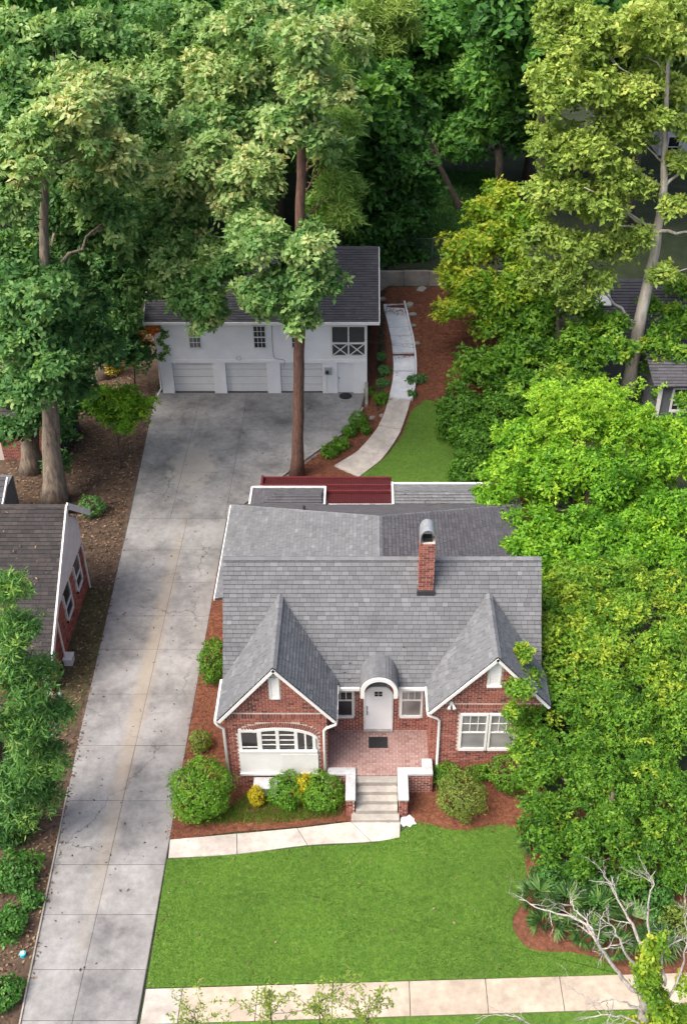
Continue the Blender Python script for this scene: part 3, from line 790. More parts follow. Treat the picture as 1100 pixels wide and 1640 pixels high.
for x, wd in ((-4.45, .1), (-3.80, .16), (-3.15, .12), (-2.50, .12), (-1.86, .11)):
    surr.extrude([(x, LY - .055, 2.06), (x + wd, LY - .055, 2.06), (x + wd, LY - .055, wtop(x + wd) - .05), (x, LY - .055, wtop(x) - .05)], (0, .05, 0))
sr = surr.build('window_frame', M['white'], house)
for x0, x1 in ((-4.35, -3.80), (-3.64, -3.15), (-3.03, -2.50), (-2.38, -1.86)):
    MB().extrude([(x0, LY - .02, 2.06), (x1, LY - .02, 2.06), (x1, LY - .02, wtop(x1) - .1), (x0, LY - .02, wtop(x0) - .1)], (0, .012, 0)).build('pane', M['glass'], sr)
for x0, x1 in ((-3.64, -3.15), (-3.03, -2.50)):
    for z in (2.28, 2.52, 2.78): box_part('muntin', (x0, x1, LY - .045, LY - .015, z, z + .028), M['white'], sr)
box_part('muntin', (-2.14, -2.08, LY - .045, LY - .015, 2.06, 2.9), M['white'], sr)
box_part('muntin', (-4.35, -3.8, LY - .045, LY - .015, 2.16, 2.19), M['white'], sr)
def vent(x0, x1, z0, z1, y):
    f = MB().box(x0, x0 + .05, y - .05, y, z0, z1).box(x1 - .05, x1, y - .05, y, z0, z1).box(x0 + .05, x1 - .05, y - .05, y, z1 - .05, z1).box(x0 + .05, x1 - .05, y - .06, y, z0, z0 + .06).build('gable_vent', M['white'], house)
    n = 9
    for i in range(n):
        z = z0 + .07 + i * (z1 - z0 - .14) / n
        MB().extrude([(x0 + .05, y - .035, z), (x0 + .05, y - .01, z + .09), (x0 + .05, y - .005, z + .085), (x0 + .05, y - .03, z - .01)], (x1 - x0 - .1, 0, 0)).build('slat', M['white'], f)
vent(-3.24, -2.9, 4.58, 5.58, LY)
# --- right gable front
wr_ = MB().extrude([(RX0, RY, -.1), (RX1 - .15, RY, -.1), (RX1 - .15, RY, gable_top(RX1 - .15, RAX, 6.16, rs_)), (RAX, RY, 6.16), (RX0, RY, gable_top(RX0, RAX, 6.16, rs_))], (0, .25, 0)).build('front_wall', M['mortar'], house)
def in_right(x, z):
    if not (z < gable_top(x, RAX, 6.1, rs_)): return False
    if 4.16 < x < 4.66 and 4.72 < z < 5.98: return False
    if 3.62 < z < 3.83: return False
    if 3.30 < x < 5.36 and 1.40 < z < 3.40: return False
    return True
cl = brick_cells(RX0, RX1 - .15, .0, 6.1, in_right); cl.sort(key=lambda c: abs(c[1] - 3.0) + max(0, c[0] - 4.6))
brick_wall(wr_, (0, RY, 0), (1, 0, 0), (0, -1, 0), cl, singles=150)
brick_wall(wr_, (0, RY, 0), (1, 0, 0), (0, -1, 0), [(RX0 + i * .1, 3.63, RX0 + i * .1 + .078, 3.82) for i in range(38)], singles=40, proud=.024)
brick_wall(wr_, (0, RY, 0), (1, 0, 0), (0, -1, 0), [(3.31 + i * .1, 1.41, 3.31 + i * .1 + .078, 1.52) for i in range(20)], singles=20, proud=.07)
vent(4.2, 4.62, 4.78, 5.92, RY)
box_part('vent_sill', (4.15, 4.67, RY - .1, RY, 4.72, 4.78), M['white'], house)
window(house, 3.34, 4.33, 1.52, 3.38, RY, .5, (3, 2), (1, 1), M['glass_pale'])
window(house, 4.36, 5.34, 1.52, 3.38, RY, .5, (3, 2), (1, 1), M['glass_pale'])
# --- recessed porch wall
wb = MB().box(LX1, RX0, BY, BY + .25, .8, 3.75).build('porch_wall', M['mortar'], house)
dx0, dx1, dcx, dsp = .0, .95, .475, 2.80
def door_z(x, ex=0): return dsp + math.sqrt(max(0, (.475 + ex) ** 2 - (x - dcx) ** 2))
def in_back(x, z):
    if dx0 - .06 < x < dx1 + .06 and z < door_z(x, .24): return False
    if abs(x - dcx) < .72 and dsp < z < door_z(x, .22): return False
    if -1.22 < x < -.40 and 1.54 < z < 3.50: return False
    if 1.25 < x < 2.13 and 1.54 < z < 3.50: return False
    return True
brick_wall(wb, (0, BY, 0), (1, 0, 0), (0, -1, 0), brick_cells(LX1, RX0, .95, 3.7, in_back), singles=60)
for a, b_ in ((-1.24, -.4), (1.24, 2.13)):
    brick_wall(wb, (0, BY, 0), (1, 0, 0), (0, -1, 0), [(a + i * .1, 1.55, a + i * .1 + .078, 1.66) for i in range(9)], singles=20, proud=.06)
for i in range(21):
    a = math.pi * (i + .5) / 21; d = Vector((math.cos(a), 0, math.sin(a))); tt = Vector((-d.z, 0, d.x))
    MB().obox(Vector((dcx, BY - .03, dsp)) + d * .55 - tt * .032, d * .15, tt * .064, (0, .03, 0), random.Random(i).uniform(.2, .8)).build('arch_brick', M['brick'], wb)
window(house, -1.2, -.42, 1.66, 3.48, BY, .5, (3, 2), (1, 1))
window(house, 1.27, 2.1, 1.66, 3.48, BY, .5, (3, 2), (1, 1), M['glass_pale'])
# door with round top
arc = [(dcx + .475 * math.cos(a), dsp + .475 * math.sin(a)) for a in np.linspace(0, math.pi, 17)]
door = MB().extrude([(dx0, BY - .05, 1.05)] + [(dx1, BY - .05, 1.05)] + [(x, BY - .05, z) for x, z in arc], (0, .045, 0)).build('front_door', M['door'], house)
fr = MB()
arcO = [(dcx + .54 * math.cos(a), dsp + .54 * math.sin(a)) for a in np.linspace(0, math.pi, 17)]
for i in range(16):
    (xa, za), (xb, zb_) = arc[i], arc[i + 1]; (xc, zc), (xd, zd) = arcO[i], arcO[i + 1]
    fr.extrude([(xa, BY - .08, za), (xc, BY - .08, zc), (xd, BY - .08, zd), (xb, BY - .08, zb_)], (0, .085, 0))
fr.box(dx0 - .065, dx0, BY - .08, BY, 1.0, dsp).box(dx1, dx1 + .065, BY - .08, BY, 1.0, dsp)
fr.build('door_frame', M['trim_grey'], house)
for i in range(2):
    for j in range(2): box_part('pane', (dcx - .14 + i * .15, dcx - .01 + i * .15, BY - .062, BY - .045, 2.78 + j * .13, 2.88 + j * .13), M['dark'], door)
MB().tube([(.06, BY - .06, 1.85), (.06, BY - .11, 1.87), (.06, BY - .11, 2.02), (.06, BY - .06, 2.05)], .016, 6).build('handle', M['lead'], door)
for z in (2.14, 2.24): MB().tube([(.06, BY - .045, z), (.06, BY - .085, z)], .022, 8).build('lock', M['lead'], door)
box_part('threshold', (-.07, 1.02, BY - .16, BY, .955, 1.05), M['step'], house, .01)
# --- walls round the corner and the hidden body
def side_bricks(parent, x, y0, y1, z0, z1, sgn):
    cs = brick_cells(0, y1 - y0, z0, z1, lambda u, v: True)
    brick_wall(parent, (x, y0, 0), (0, 1, 0), (sgn, 0, 0), cs, singles=0)
sw = MB().box(LX1 - .25, LX1, LY + .252, BY + .2, -.1, 3.7).build('side_wall', M['mortar'], house); side_bricks(sw, LX1, LY, BY, .95, 3.7, 1)
sw = MB().box(RX0, RX0 + .25, RY + .252, BY + .2, -.1, 3.7).build('side_wall', M['mortar'], house); side_bricks(sw, RX0, RY, BY, .95, 3.7, -1)
body = MB().box(-4.86, LX1 - .26, LY + .26, 32.2, -.1, 3.6).box(RX0 + .26, 6.12, RY + .26, 32.2, -.1, 3.6).box(LX1 - .25, RX0 + .25, BY + .26, 32.2, -.1, 3.6).box(-5.55, 6.5, 32.2, 38.0, -.1, 3.3)
body.extrude([(-4.86, 27.6, 3.6), (-4.86, 32.2, 3.6), (-4.86, 29.82, 7.0)], (.2, 0, 0)).extrude([(6.12, 27.6, 3.6), (6.12, 32.2, 3.6), (6.12, 29.82, 7.0)], (-.2, 0, 0))
body.build('outer_wall', M['brick'], house)
# --- roofs
ER, EZ, KY, KZ = 27.12, 3.55, 29.82, 7.33
XL, XR = -5.1, 6.3
roof_plane(house, [(XL, ER, EZ), (XR, ER, EZ), (XR, KY, KZ), (XL, KY, KZ)], M['shingle'], singles=300, seed=2)
roof_plane(house, [(XR, 32.6, EZ), (XL, 32.6, EZ), (XL, KY, KZ), (XR, KY, KZ)], M['shingle'], seed=3)
ridge_cap(house, (XL, KY, KZ), (XR, KY, KZ), M['shingle'])
zb = lambda z: ER + (z - EZ) * (KY - ER) / (KZ - EZ)
roof_plane(house, [(-5.1, 25.3, 3.75), (-5.1, zb(3.75) + .04, 3.75), (LAX, zb(6.25) + .04, 6.25), (LAX, 25.3, 6.25)], M['shingle'], seed=4)
roof_plane(house, [(-1.0, zb(3.75) + .04, 3.75), (-1.0, 25.3, 3.75), (LAX, 25.3, 6.25), (LAX, zb(6.25) + .04, 6.25)], M['shingle'], seed=5)
ridge_cap(house, (LAX, 25.3, 6.25), (LAX, zb(6.25), 6.25), M['shingle'])
roof_plane(house, [(2.2, 25.75, 3.7), (2.2, zb(3.7) + .04, 3.7), (RAX, zb(6.3) + .04, 6.3), (RAX, 25.75, 6.3)], M['shingle'], seed=6)
ze = 6.3 - (6.4 - RAX) * rs_
roof_plane(house, [(6.4, zb(ze) + .04, ze), (6.4, 25.75, ze), (RAX, 25.75, 6.3), (RAX, zb(6.3) + .04, 6.3)], M['shingle'], seed=7)
ridge_cap(house, (RAX, 25.75, 6.3), (RAX, zb(6.3), 6.3), M['shingle'])
# rear hip roof
HX0, HX1, HY, HZ = -5.95, 6.6, 38.4, 3.5
RE = (.55, 34.6, 5.65)
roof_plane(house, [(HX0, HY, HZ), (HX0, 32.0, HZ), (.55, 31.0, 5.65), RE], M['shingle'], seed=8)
roof_plane(house, [(HX1, 32.0, HZ), (HX1, HY, HZ), RE, (.55, 31.0, 5.65)], M['shingle_dark'], seed=9)  # same roof as the left slope; charcoal puts its shaded side into the colour
roof_plane(house, [(HX1, HY, HZ), (HX0, HY, HZ), RE], M['shingle_dark'], seed=10)  # back slope also takes the darker shingle, shade put into its colour
ridge_cap(house, RE, (.55, 31.2, 5.65), M['shingle'], .3)
ridge_cap(house, (HX0, HY, HZ), RE, M['shingle']); ridge_cap(house, (HX1, HY, HZ), RE, M['shingle'])
# rear additions
def low_hip(x0, x1, y0, y1, z, rise, ridge_x0, ridge_x1, mat, sd):
    ym = (y0 + y1) / 2
    roof_plane(house, [(x0, y0, z), (x1, y0, z), (ridge_x1, ym, z + rise), (ridge_x0, ym, z + rise)], mat, seed=sd)
    roof_plane(house, [(x1, y1, z), (x0, y1, z), (ridge_x0, ym, z + rise), (ridge_x1, ym, z + rise)], mat, seed=sd + 1)
    for xa, xb in ((x0, ridge_x0), (x1, ridge_x1)):
        if abs(xa - xb) > .05:
            c = [(xa, y1, z), (xa, y0, z), (xb, ym, z + rise)] if xa < xb else [(xa, y0, z), (xa, y1, z), (xb, ym, z + rise)]
            roof_plane(house, c, mat, seed=sd + 2)
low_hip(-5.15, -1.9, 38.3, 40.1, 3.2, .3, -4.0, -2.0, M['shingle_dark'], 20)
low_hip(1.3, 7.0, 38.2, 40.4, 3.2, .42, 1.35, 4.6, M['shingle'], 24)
MB().box(-5.0, -2.0, 38.0, 40.0, -.1, 3.08).box(1.4, 6.4, 38.0, 40.3, -.1, 3.08).build('rear_wall', M['siding'], house)
tr = MB()
for a, b_ in (((-5.2, 40.15, 3.2), (-1.85, 40.15, 3.2)), ((-5.2, 38.3, 3.2), (-5.2, 40.15, 3.2)), ((-1.84, 38.3, 3.22), (-1.84, 40.15, 3.22)), ((1.24, 38.2, 3.25), (1.24, 40.45, 3.25)), ((1.25, 40.45, 3.2), (7.0, 40.45, 3.2))): tr.bar(a, b_, .09, .16)
tr.build('rear_fascia', M['white'], house)
# red metal roof of the rear porch: two pans of ribbed sheet, a purlin between
red = MB().extrude([(-4.8, 40.0, 3.02), (1.22, 40.0, 3.02), (1.22, 41.25, 2.9), (-4.8, 41.25, 2.9)], (0, 0, .03)).extrude([(-1.86, 38.6, 3.16), (1.22, 38.6, 3.16), (1.22, 40.1, 2.94), (-1.86, 40.1, 2.94)], (0, 0, .03)).build('porch_roof', M['red_dark'], house)
for i in range(61):
    x = -4.75 + i * .0985
    MB().bar((x, 40.05, 3.065), (x, 41.22, 2.945), .035, .04).build('rib', M['red_metal'], red)
for i in range(30):
    x = -1.82 + i * .103
    MB().bar((x, 38.62, 3.2), (x, 39.98, 3.0), .04, .04).build('rib', M['red_metal'], red)
for y, z in ((40.02, 3.08), (40.55, 3.04), (41.27, 2.98)):
    MB().box(-4.85, 1.22, y - .05, y + .05, z - .05, z + .07).build('purlin', M['red_metal'], red)
MB().box(-4.86, -4.76, 40.0, 41.3, 2.9, 3.12).build('edge_trim', M['red_metal'], red)
# white gable boards, gutters and downpipes
tb = MB()
for ax, az, ex, ez, y in ((LAX, 6.2, -5.08, 3.7, 25.27), (LAX, 6.2, -1.02, 3.72, 25.27), (RAX, 6.25, 2.2, 3.66, 25.72), (RAX, 6.25, 6.4, ze - .05, 25.72)):
    d = Vector((ex - ax, 0, ez - az)).normalized(); n_ = Vector((-d.z, 0, d.x)); n_ = n_ if n_.z > 0 else -n_
    a, b_ = Vector((ax, y, az)), Vector((ex, y, ez))
    MB().obox(a - n_ * .10, b_ - a, n_ * .105, (0, .05, 0)).build('bargeboard', M['white'], house)
def gutter(a, b_): return MB().bar(a, b_, .10, .11).build('gutter', M['white'], house)
gutter((-1.02, 27.05, 3.5), (-.2, 27.05, 3.5)); gutter((1.15, 27.05, 3.5), (2.25, 27.05, 3.5))
gutter((-1.0, 25.4, 3.68), (-1.0, 27.0, 3.68)); gutter((2.17, 25.85, 3.62), (2.17, 27.0, 3.62)); gutter((-5.16, 25.3, 3.68), (-5.16, 27.3, 3.68))
MB().bar((-5.99, 32.0, 3.45), (-5.99, 38.4, 3.45), .05, .09).build('gutter', M['trim_grey'], house); gutter((-1.85, 38.46, 3.42), (1.24, 38.46, 3.42))
def downpipe(pts): return MB().tube(pts, .05, 8).build('downpipe', M['white'], house, smooth=True)
downpipe([(-1.0, 25.42, 3.62), (-1.02, 25.4, 3.45), (-1.35, 25.42, 3.25), (-1.44, 25.45, 3.1), (-1.44, 25.46, .1)])
downpipe([(2.17, 25.9, 3.58), (2.2, 25.87, 3.42), (2.5, 25.88, 3.25), (2.6, 25.92, 3.1), (2.6, 25.93, .35), (2.62, 25.7, .2)])
downpipe([(-5.16, 25.35, 3.6), (-5.1, 25.4, 3.4), (-4.93, 25.45, 3.2), (-4.93, 25.47, .1)])
# barrel hood over the door
hc, hz, hr = .485, 3.86, .66
prof = [(hc - hr, hz - .3)] + [(hc - hr * math.cos(a), hz + hr * math.sin(a)) for a in np.linspace(0, math.pi, 19)] + [(hc + hr, hz - .3)]
hood = MB()
for i in range(len(prof) - 1):
    (xa, za), (xb, zb_) = prof[i], prof[i + 1]
    n_ = Vector((za - zb_, 0, xb - xa)).normalized(); nin = -n_ * .05
    hood.extrude([(xa, 26.62, za), (xb, 26.62, zb_), (xb, 28.0, zb_), (xa, 28.0, za)], nin)
ho = hood.build('door_hood', M['shingle_base'], house)
hs = random.Random(8)
for i in range(len(prof) - 1):
    (xa, za), (xb, zb_) = prof[i], prof[i + 1]; n_ = Vector((za - zb_, 0, xb - xa)).normalized()
    y = 26.6 - hs.random() * .1
    while y < 27.95:
        y1 = min(y + .27, 28.0); a0, a1 = max(y, 26.6), y1
        lo_ = (za < zb_) if i < len(prof) / 2 else (za > zb_)
        l0, l1 = (.022, .006) if xa < hc else (.006, .022)
        pts = [Vector((xa, a0, za)) + n_ * l0, Vector((xb, a0, zb_)) + n_ * l1, Vector((xb, a1 - .006, zb_)) + n_ * l1, Vector((xa, a1 - .006, za)) + n_ * l0]
        MB().extrude([p - n_ * .004 for p in pts], n_ * .01, .3 + .5 * hs.random()).build('shingle', M['shingle'], ho)
        y += .27
rim = MB()
for i in range(len(prof) - 1):
    (xa, za), (xb, zb_) = prof[i], prof[i + 1]
    def inn(x, z):
        return (hc + (x - hc) * .78, hz + (z - hz) * .78) if z >= hz - .001 else (hc + (x - hc) * .78, z)
    rim.extrude([(xa, 26.53, za), (xb, 26.53, zb_), (inn(xb, zb_)[0], 26.53, inn(xb, zb_)[1]), (inn(xa, za)[0], 26.53, inn(xa, za)[1])], (0, .075, 0))
rim.build('hood_arch', M['white'], ho)
for x in (hc - hr + .02, hc + hr - .14): box_part('bracket', (x, x + .12, 26.61, 27.44, hz - .4, hz - .3), M['white'], ho)
# chimney with its metal cap
ch = MB().box(1.9, 2.42, 29.1, 29.6, 6.0, 8.5).build('chimney', M['mortar'], house)
cc = brick_cells(0, .52, 6.35, 8.52, lambda u, v: True, .26, .098, .022)
brick_wall(ch, (1.9, 29.1, 0), (1, 0, 0), (0, -1, 0), cc, singles=80)
brick_wall(ch, (1.9, 29.1, 0), (0, 1, 0), (-1, 0, 0), brick_cells(0, .5, 6.35, 8.52, lambda u, v: True, .25, .098, .022))
brick_wall(ch, (2.42, 29.1, 0), (0, 1, 0), (1, 0, 0), brick_cells(0, .5, 6.35, 8.52, lambda u, v: True, .25, .098, .022))
box_part('flashing', (1.84, 2.48, 29.0, 29.12, 6.18, 6.42), M['lead'], ch)
box_part('flue', (2.0, 2.32, 29.2, 29.5, 8.5, 8.62), M['dark'], ch)
cp = MB(); cpr = .27
pf = [(2.16 - cpr, 8.5)] + [(2.16 - cpr * math.cos(a), 8.75 + cpr * 1.35 * math.sin(a)) for a in np.linspace(0, math.pi, 13)] + [(2.16 + cpr, 8.5)]
for i in range(len(pf) - 1):
    (xa, za), (xb, zb_) = pf[i], pf[i + 1]; n_ = Vector((za - zb_, 0, xb - xa)).normalized()
    cp.extrude([(xa, 29.05, za), (xb, 29.05, zb_), (xb, 29.72, zb_), (xa, 29.72, za)], -n_ * .02)
cp.build('chimney_cap', M['galv'], ch, smooth=False)
for (x, y, z) in ((-1.7, 38.2, 3.4), (-2.6, 36.5, 4.4), (-5.2, 33.6, 3.7)):
    MB().tube([(x, y, z - .15), (x, y, z + .42)], .06, 8).build('vent_pipe', M['lead'], house)
# porch floor, cheek walls and steps
PZ = .95
pf_ = MB().box(LX1, RX0, 25.27, BY, -.1, PZ - .012).build('porch_floor', M['mortar'], house)
pc = []; r = 0; y = 25.27
while y < BY - .02:
    x = LX1 - (.12 if r % 2 else 0)
    while x < RX0:
        a, b_ = max(x, LX1), min(x + .24 - .014, RX0)
        if b_ - a > .04: pc.append((a, y, b_, min(y + .12 - .012, BY)))
        x += .24
    y += .12; r += 1
rest = MB(); rnd = random.Random(4)
for k, (a, y, b_, y1) in enumerate(pc):
    tn = min(1, max(0, rnd.gauss(.5, .25)))
    if k < 250: MB().box(a, b_, y, y1, PZ - .04, PZ, tn).build('paver', M['paver'], pf_)
    else: rest.box(a, b_, y, y1, PZ - .04, PZ + rnd.uniform(-.003, .003), tn)
tag(rest.build('pavers', M['paver'], pf_), kind='stuff')
st = MB()
for i in range(5):
    z1 = PZ - .03 - i * .185 ; y1 = 25.27 - i * .265; xa, xb = (-.34, 1.14) if i < 4 else (-.5, 1.2)
    o = MB().box(xa, xb, y1 - .265 - .02, y1 + .1, -.05, z1 - .001 * i, .3 + .1 * i).build('step', M['step'], house, bevel=.012)
for x0, x1, xw0, xw1 in ((-.70, -.345, -1.345, -.345), (1.145, 1.52, 1.145, 2.42)):
    ck = MB().box(x0 + .04, x1 - .04, 24.22, 25.3, -.1, .94).build('cheek_wall', M['mortar'], house)
    brick_wall(ck, (x0 + .04, 24.22, 0), (1, 0, 0), (0, -1, 0), brick_cells(0, x1 - x0 - .08, 0, .93, lambda u, v: True), singles=60)
    out_x = x0 + .04 if x0 < 0 else x1 - .04
    brick_wall(ck, (out_x, 24.22, 0), (0, 1, 0), (-1 if x0 < 0 else 1, 0, 0), brick_cells(0, 1.08, 0, .93, lambda u, v: True))
    xa, xb = (xw0, x0 + .03) if x0 < 0 else (x1 - .03, xw1)
    fwl = MB().box(xa, xb, 25.28, 25.5, -.1, .94).build('porch_parapet', M['mortar'], house)
    brick_wall(fwl, (xa, 25.28, 0), (1, 0, 0), (0, -1, 0), brick_cells(0, xb - xa, 0, .93, lambda u, v: True), singles=60)
    cop = MB().box(x0, x1, 24.12, 25.235, .945, 1.05, .7)
    cop.box(xw0, xw1, 25.24, 25.56, .946, 1.052, .6)
    if x0 > 0: cop.box(2.04, 2.42, 25.565, 25.97, .946, 1.05, .6)
    cop.build('coping', M['coping'], house, bevel=.012)
# small things at the house
mt = MB().box(.12, .82, 26.55, 27.08, PZ + .004, PZ + .02)
for i in range(8): mt.box(.14, .80, 26.58 + i * .061, 26.60 + i * .061, PZ + .02, PZ + .024)
solo('doormat', mt, M['mat'], 'black rubber doormat in front of the white arched door', 'doormat')
fl = thing('floodlight', 'small white twin floodlight on the right brick gable', 'floodlight', (3.0, RY - .02, 3.92))
MB().tube([(2.99, RY - .03, 3.95), (2.99, RY - .09, 3.95)], .07, 10).build('base', M['white'], fl)
for s_ in (-1, 1): MB().tube([(2.99 + s_ * .02, RY - .09, 3.95), (2.99 + s_ * .08, RY - .18, 3.88), (2.99 + s_ * .1, RY - .26, 3.84)], [.02, .045, .065], 10).build('lamp_head', M['white'], fl)
ub = thing('utility_box', 'pale grey utility box under the boarded arched window', 'box', (-3.55, 25.0, 0))
MB().box(-3.98, -3.2, 24.95, 25.4, .2, .62).build('cabinet', M['coping'], ub, bevel=.02)
MB().box(-4.02, -3.16, 24.91, 25.43, .62, .68)  .build('lid', M['coping'], ub, bevel=.015)
for x in (-3.95, -3.29): MB().box(x, x + .06, 24.98, 25.04, 0, .2).build('foot', M['lead'], ub)
hs_ = MB()
for k in range(4): hs_.tube([(-5.75 + .2 * math.cos(a) * (1 - .06 * k), 31.6 + .2 * math.sin(a), .3 + .035 * k) for a in np.linspace(0, 6.2, 20)], .018, 5)
hs_.tube([(-5.75, 31.6, 0), (-5.75, 31.6, .5)], .03, 6)
solo('garden_hose', hs_, M['hose'], 'coiled green garden hose by the left house wall', 'hose')
rnd = random.Random(3)
sp = [(1.52 + math.cos(a) * .27 * rnd.uniform(.6, 1.25), 23.98 + math.sin(a) * .26 * rnd.uniform(.6, 1.25), .0) for a in np.linspace(0, 6.283, 15)[:-1]]
solo('splash_stone', MB().extrude(sp, (0, 0, .05)), M['path_pale'], 'flat irregular white stone patch beside the bottom step', 'stone')

# ================================================================== THE GARAGE
gar = thing('garage', 'two-storey white garage with three doors under a charcoal roof', 'garage', (-5.9, 54.5, 0))
GY, GX0, GX1 = 54.5, -11.85, .1
op = [(-11.15, -8.8), (-8.08, -5.7), (-4.92, -2.5), (-1.62, -.70)]
xs = [GX0] + [x for o_ in op for x in o_] + [GX1]
for i in range(0, len(xs), 2): MB().box(xs[i], xs[i + 1], GY, GY + .3, -.1, 2.02).build('pier', M['white_wall'], gar)
MB().box(GX0, GX1, GY - .02, GY + .3, 2.02, 2.22).build('lintel', M['white_wall'], gar)
sx0, sx1, sz0, sz1 = -1.93, .0, 2.42, 4.36
up = MB().box(GX0, sx0, GY, GY + .3, 2.22, 4.85).box(sx0, sx1, GY, GY + .3, 2.22, sz0).box(sx1, GX1, GY, GY + .3, 2.22, 4.85).box(sx0, sx1, GY, GY + .3, sz1, 4.85)
up.build('upper_wall', M['white_wall'], gar)
MB().box(GX0, GX0 + .3, GY + .31, 63.3, -.1, 4.5).box(GX1 - .3, GX1, GY + .31, 63.3, -.1, 4.5).box(GX0, GX1, 63.3, 63.6, -.1, 4.5).extrude([(GX0, 54.6, 4.5), (GX0, 63.5, 4.5), (GX0, 58.6, 7.0)], (.25, 0, 0)).extrude([(GX1, 54.6, 4.5), (GX1, 63.5, 4.5), (GX1, 58.6, 7.0)], (-.25, 0, 0)).build('side_wall', M['white_wall'], gar)
for x0, x1 in op[:3]:
    gd = MB().box(x0, x1, GY + .22, GY + .26, .03, 2.02).build('garage_door', M['old_concrete'], gar)
    for j in range(4):
        z0 = .05 + j * .49
        p_ = MB().box(x0 + .015, x1 - .015, GY + .185, GY + .218, z0, z0 + .465).build('panel', M['garage_door'], gd, bevel=.01)
    box_part('threshold', (x0, x1, GY + .08, GY + .27, .0, .05), M['lead'], gd)
pd = MB().box(op[3][0], op[3][1], GY + .1, GY + .15, .03, 2.02).build('side_door', M['door'], gar)
MB().box(-1.56, -.76, GY + .085, GY + .1, .12, 1.95).build('panel', M['door'], pd, bevel=.008)
MB().tube([(-1.53, GY + .09, 1.0), (-1.53, GY + .02, 1.0)], .03, 8).build('knob', M['lead'], pd)
# screened opening
scr = MB().box(sx0, sx1, GY + .14, GY + .15, sz0, sz1).build('screen', M['screen'], gar)
for b_ in ((sx0 - .06, sx0 + .05, GY - .03, GY + .12, sz0, sz1), (sx1 - .05, sx1 + .06, GY - .03, GY + .12, sz0, sz1), (-1.0, -.92, GY - .02, GY + .12, sz0, sz1), (sx0, sx1, GY - .025, GY + .12, sz1 - .06, sz1 + .03), (sx0, sx1, GY - .025, GY + .12, sz0 - .04, sz0 + .05), (sx0, sx1, GY - .022, GY + .11, 3.22, 3.29)):
    box_part('frame_rail', b_, M['white'], scr)
for xa, xb in ((sx0 + .05, -1.0), (-.92, sx1 - .05)):
    MB().bar((xa, GY + .03, sz0 + .05), (xb, GY + .03, 3.22), .03, .055).build('cross_brace', M['white'], scr)
    MB().bar((xa, GY + .045, 3.22), (xb, GY + .045, sz0 + .05), .03, .055).build('cross_brace', M['white'], scr)
for x0, x1 in ((-10.02, -9.3), (-6.35, -5.62), (-4.2, -3.5)): window(gar, x0, x1, 2.95, 4.4, GY, .5, (3, 2), (3, 2), M['glass_pale'] if x0 < -9 else M['glass'], fw=.05)
roof_plane(gar, [(-12.35, 54.15, 4.75), (.75, 54.15, 4.75), (.75, 58.6, 7.37), (-12.35, 58.6, 7.37)], M['shingle_dark'], seed=31, exposure=.17, tab=.3)
roof_plane(gar, [(.75, 64, 4.4), (-12.35, 64, 4.4), (-12.35, 58.6, 7.37), (.75, 58.6, 7.37)], M['shingle_dark'], seed=32, exposure=.3, tab=.6)
ridge_cap(gar, (-12.35, 58.6, 7.37), (.75, 58.6, 7.37), M['shingle_dark'])
MB().bar((-12.4, 54.1, 4.69), (.8, 54.1, 4.69), .13, .14).build('gutter', M['white'], gar)
MB().bar((.79, 54.15, 4.69), (.79, 58.6, 7.31), .05, .16).build('bargeboard', M['white'], gar)
MB().bar((-12.39, 54.15, 4.69), (-12.39, 58.6, 7.31), .05, .16).build('bargeboard', M['white'], gar)
MB().tube([(-11.95, 53.95, 4.3), (-11.9, 54.4, 4.0), (-11.9, 54.4, .4), (-12.1, 54.1, .1)], .05, 8).build('downpipe', M['white'], gar, smooth=True)
mbx = thing('meter_box', 'grey electric meter box between third garage door and side door', 'meter box', (-2.1, GY - .02, 1.3))
MB().box(-2.35, -1.95, GY - .15, GY - .025, 1.3, 1.75).build('box', M['metal_box'], mbx, bevel=.01)
MB().tube([(-2.2, GY - .15, 1.5), (-2.2, GY - .25, 1.5)], .1, 12).build('dial', M['lead'], mbx)
MB().tube([(-2.25, GY - .08, 1.3), (-2.25, GY - .08, .05)], .025, 6).build('conduit', M['white'], mbx)
cab = MB().tube(curve([(-5.25, GY - .02, 4.4), (-5.28, GY - .03, 3.2), (-5.22, GY - .03, 2.4), (-4.95, GY - .035, 2.28), (-4.65, GY - .035, 2.2), (-4.68, GY - .035, 1.8)], 6), .012, 5)
solo('wall_cable', cab, M['lead'], 'dark cable running down the white garage front', 'cable')
ring = MB().tube([(-7.25 + .13 * math.cos(a), GY - .03, 2.33 + .13 * math.sin(a)) for a in np.linspace(0, 6.283, 17)], .015, 5, cap=False)
solo('wall_ring', ring, M['metal_box'], 'small metal ring on the garage wall above middle door', 'ring')
gm = MB().tube([(-1.15, 54.15, .03), (-1.15, 54.15, .045)], .38, 18)
solo('round_doormat', gm, M['mat'], 'dark round mat on the concrete at the garage side door', 'doormat')
wire = MB().tube([Vector((-1.9, 54.3, 4.2)).lerp(Vector((9, 52.5, 4.6)), t) - Vector((0, 0, 4 * t * (1 - t) * .9)) for t in np.linspace(0, 1, 16)], .007, 4)
solo('service_wire', wire, M['lead'], 'thin sagging wire from the garage screen towards the right trees', 'wire')

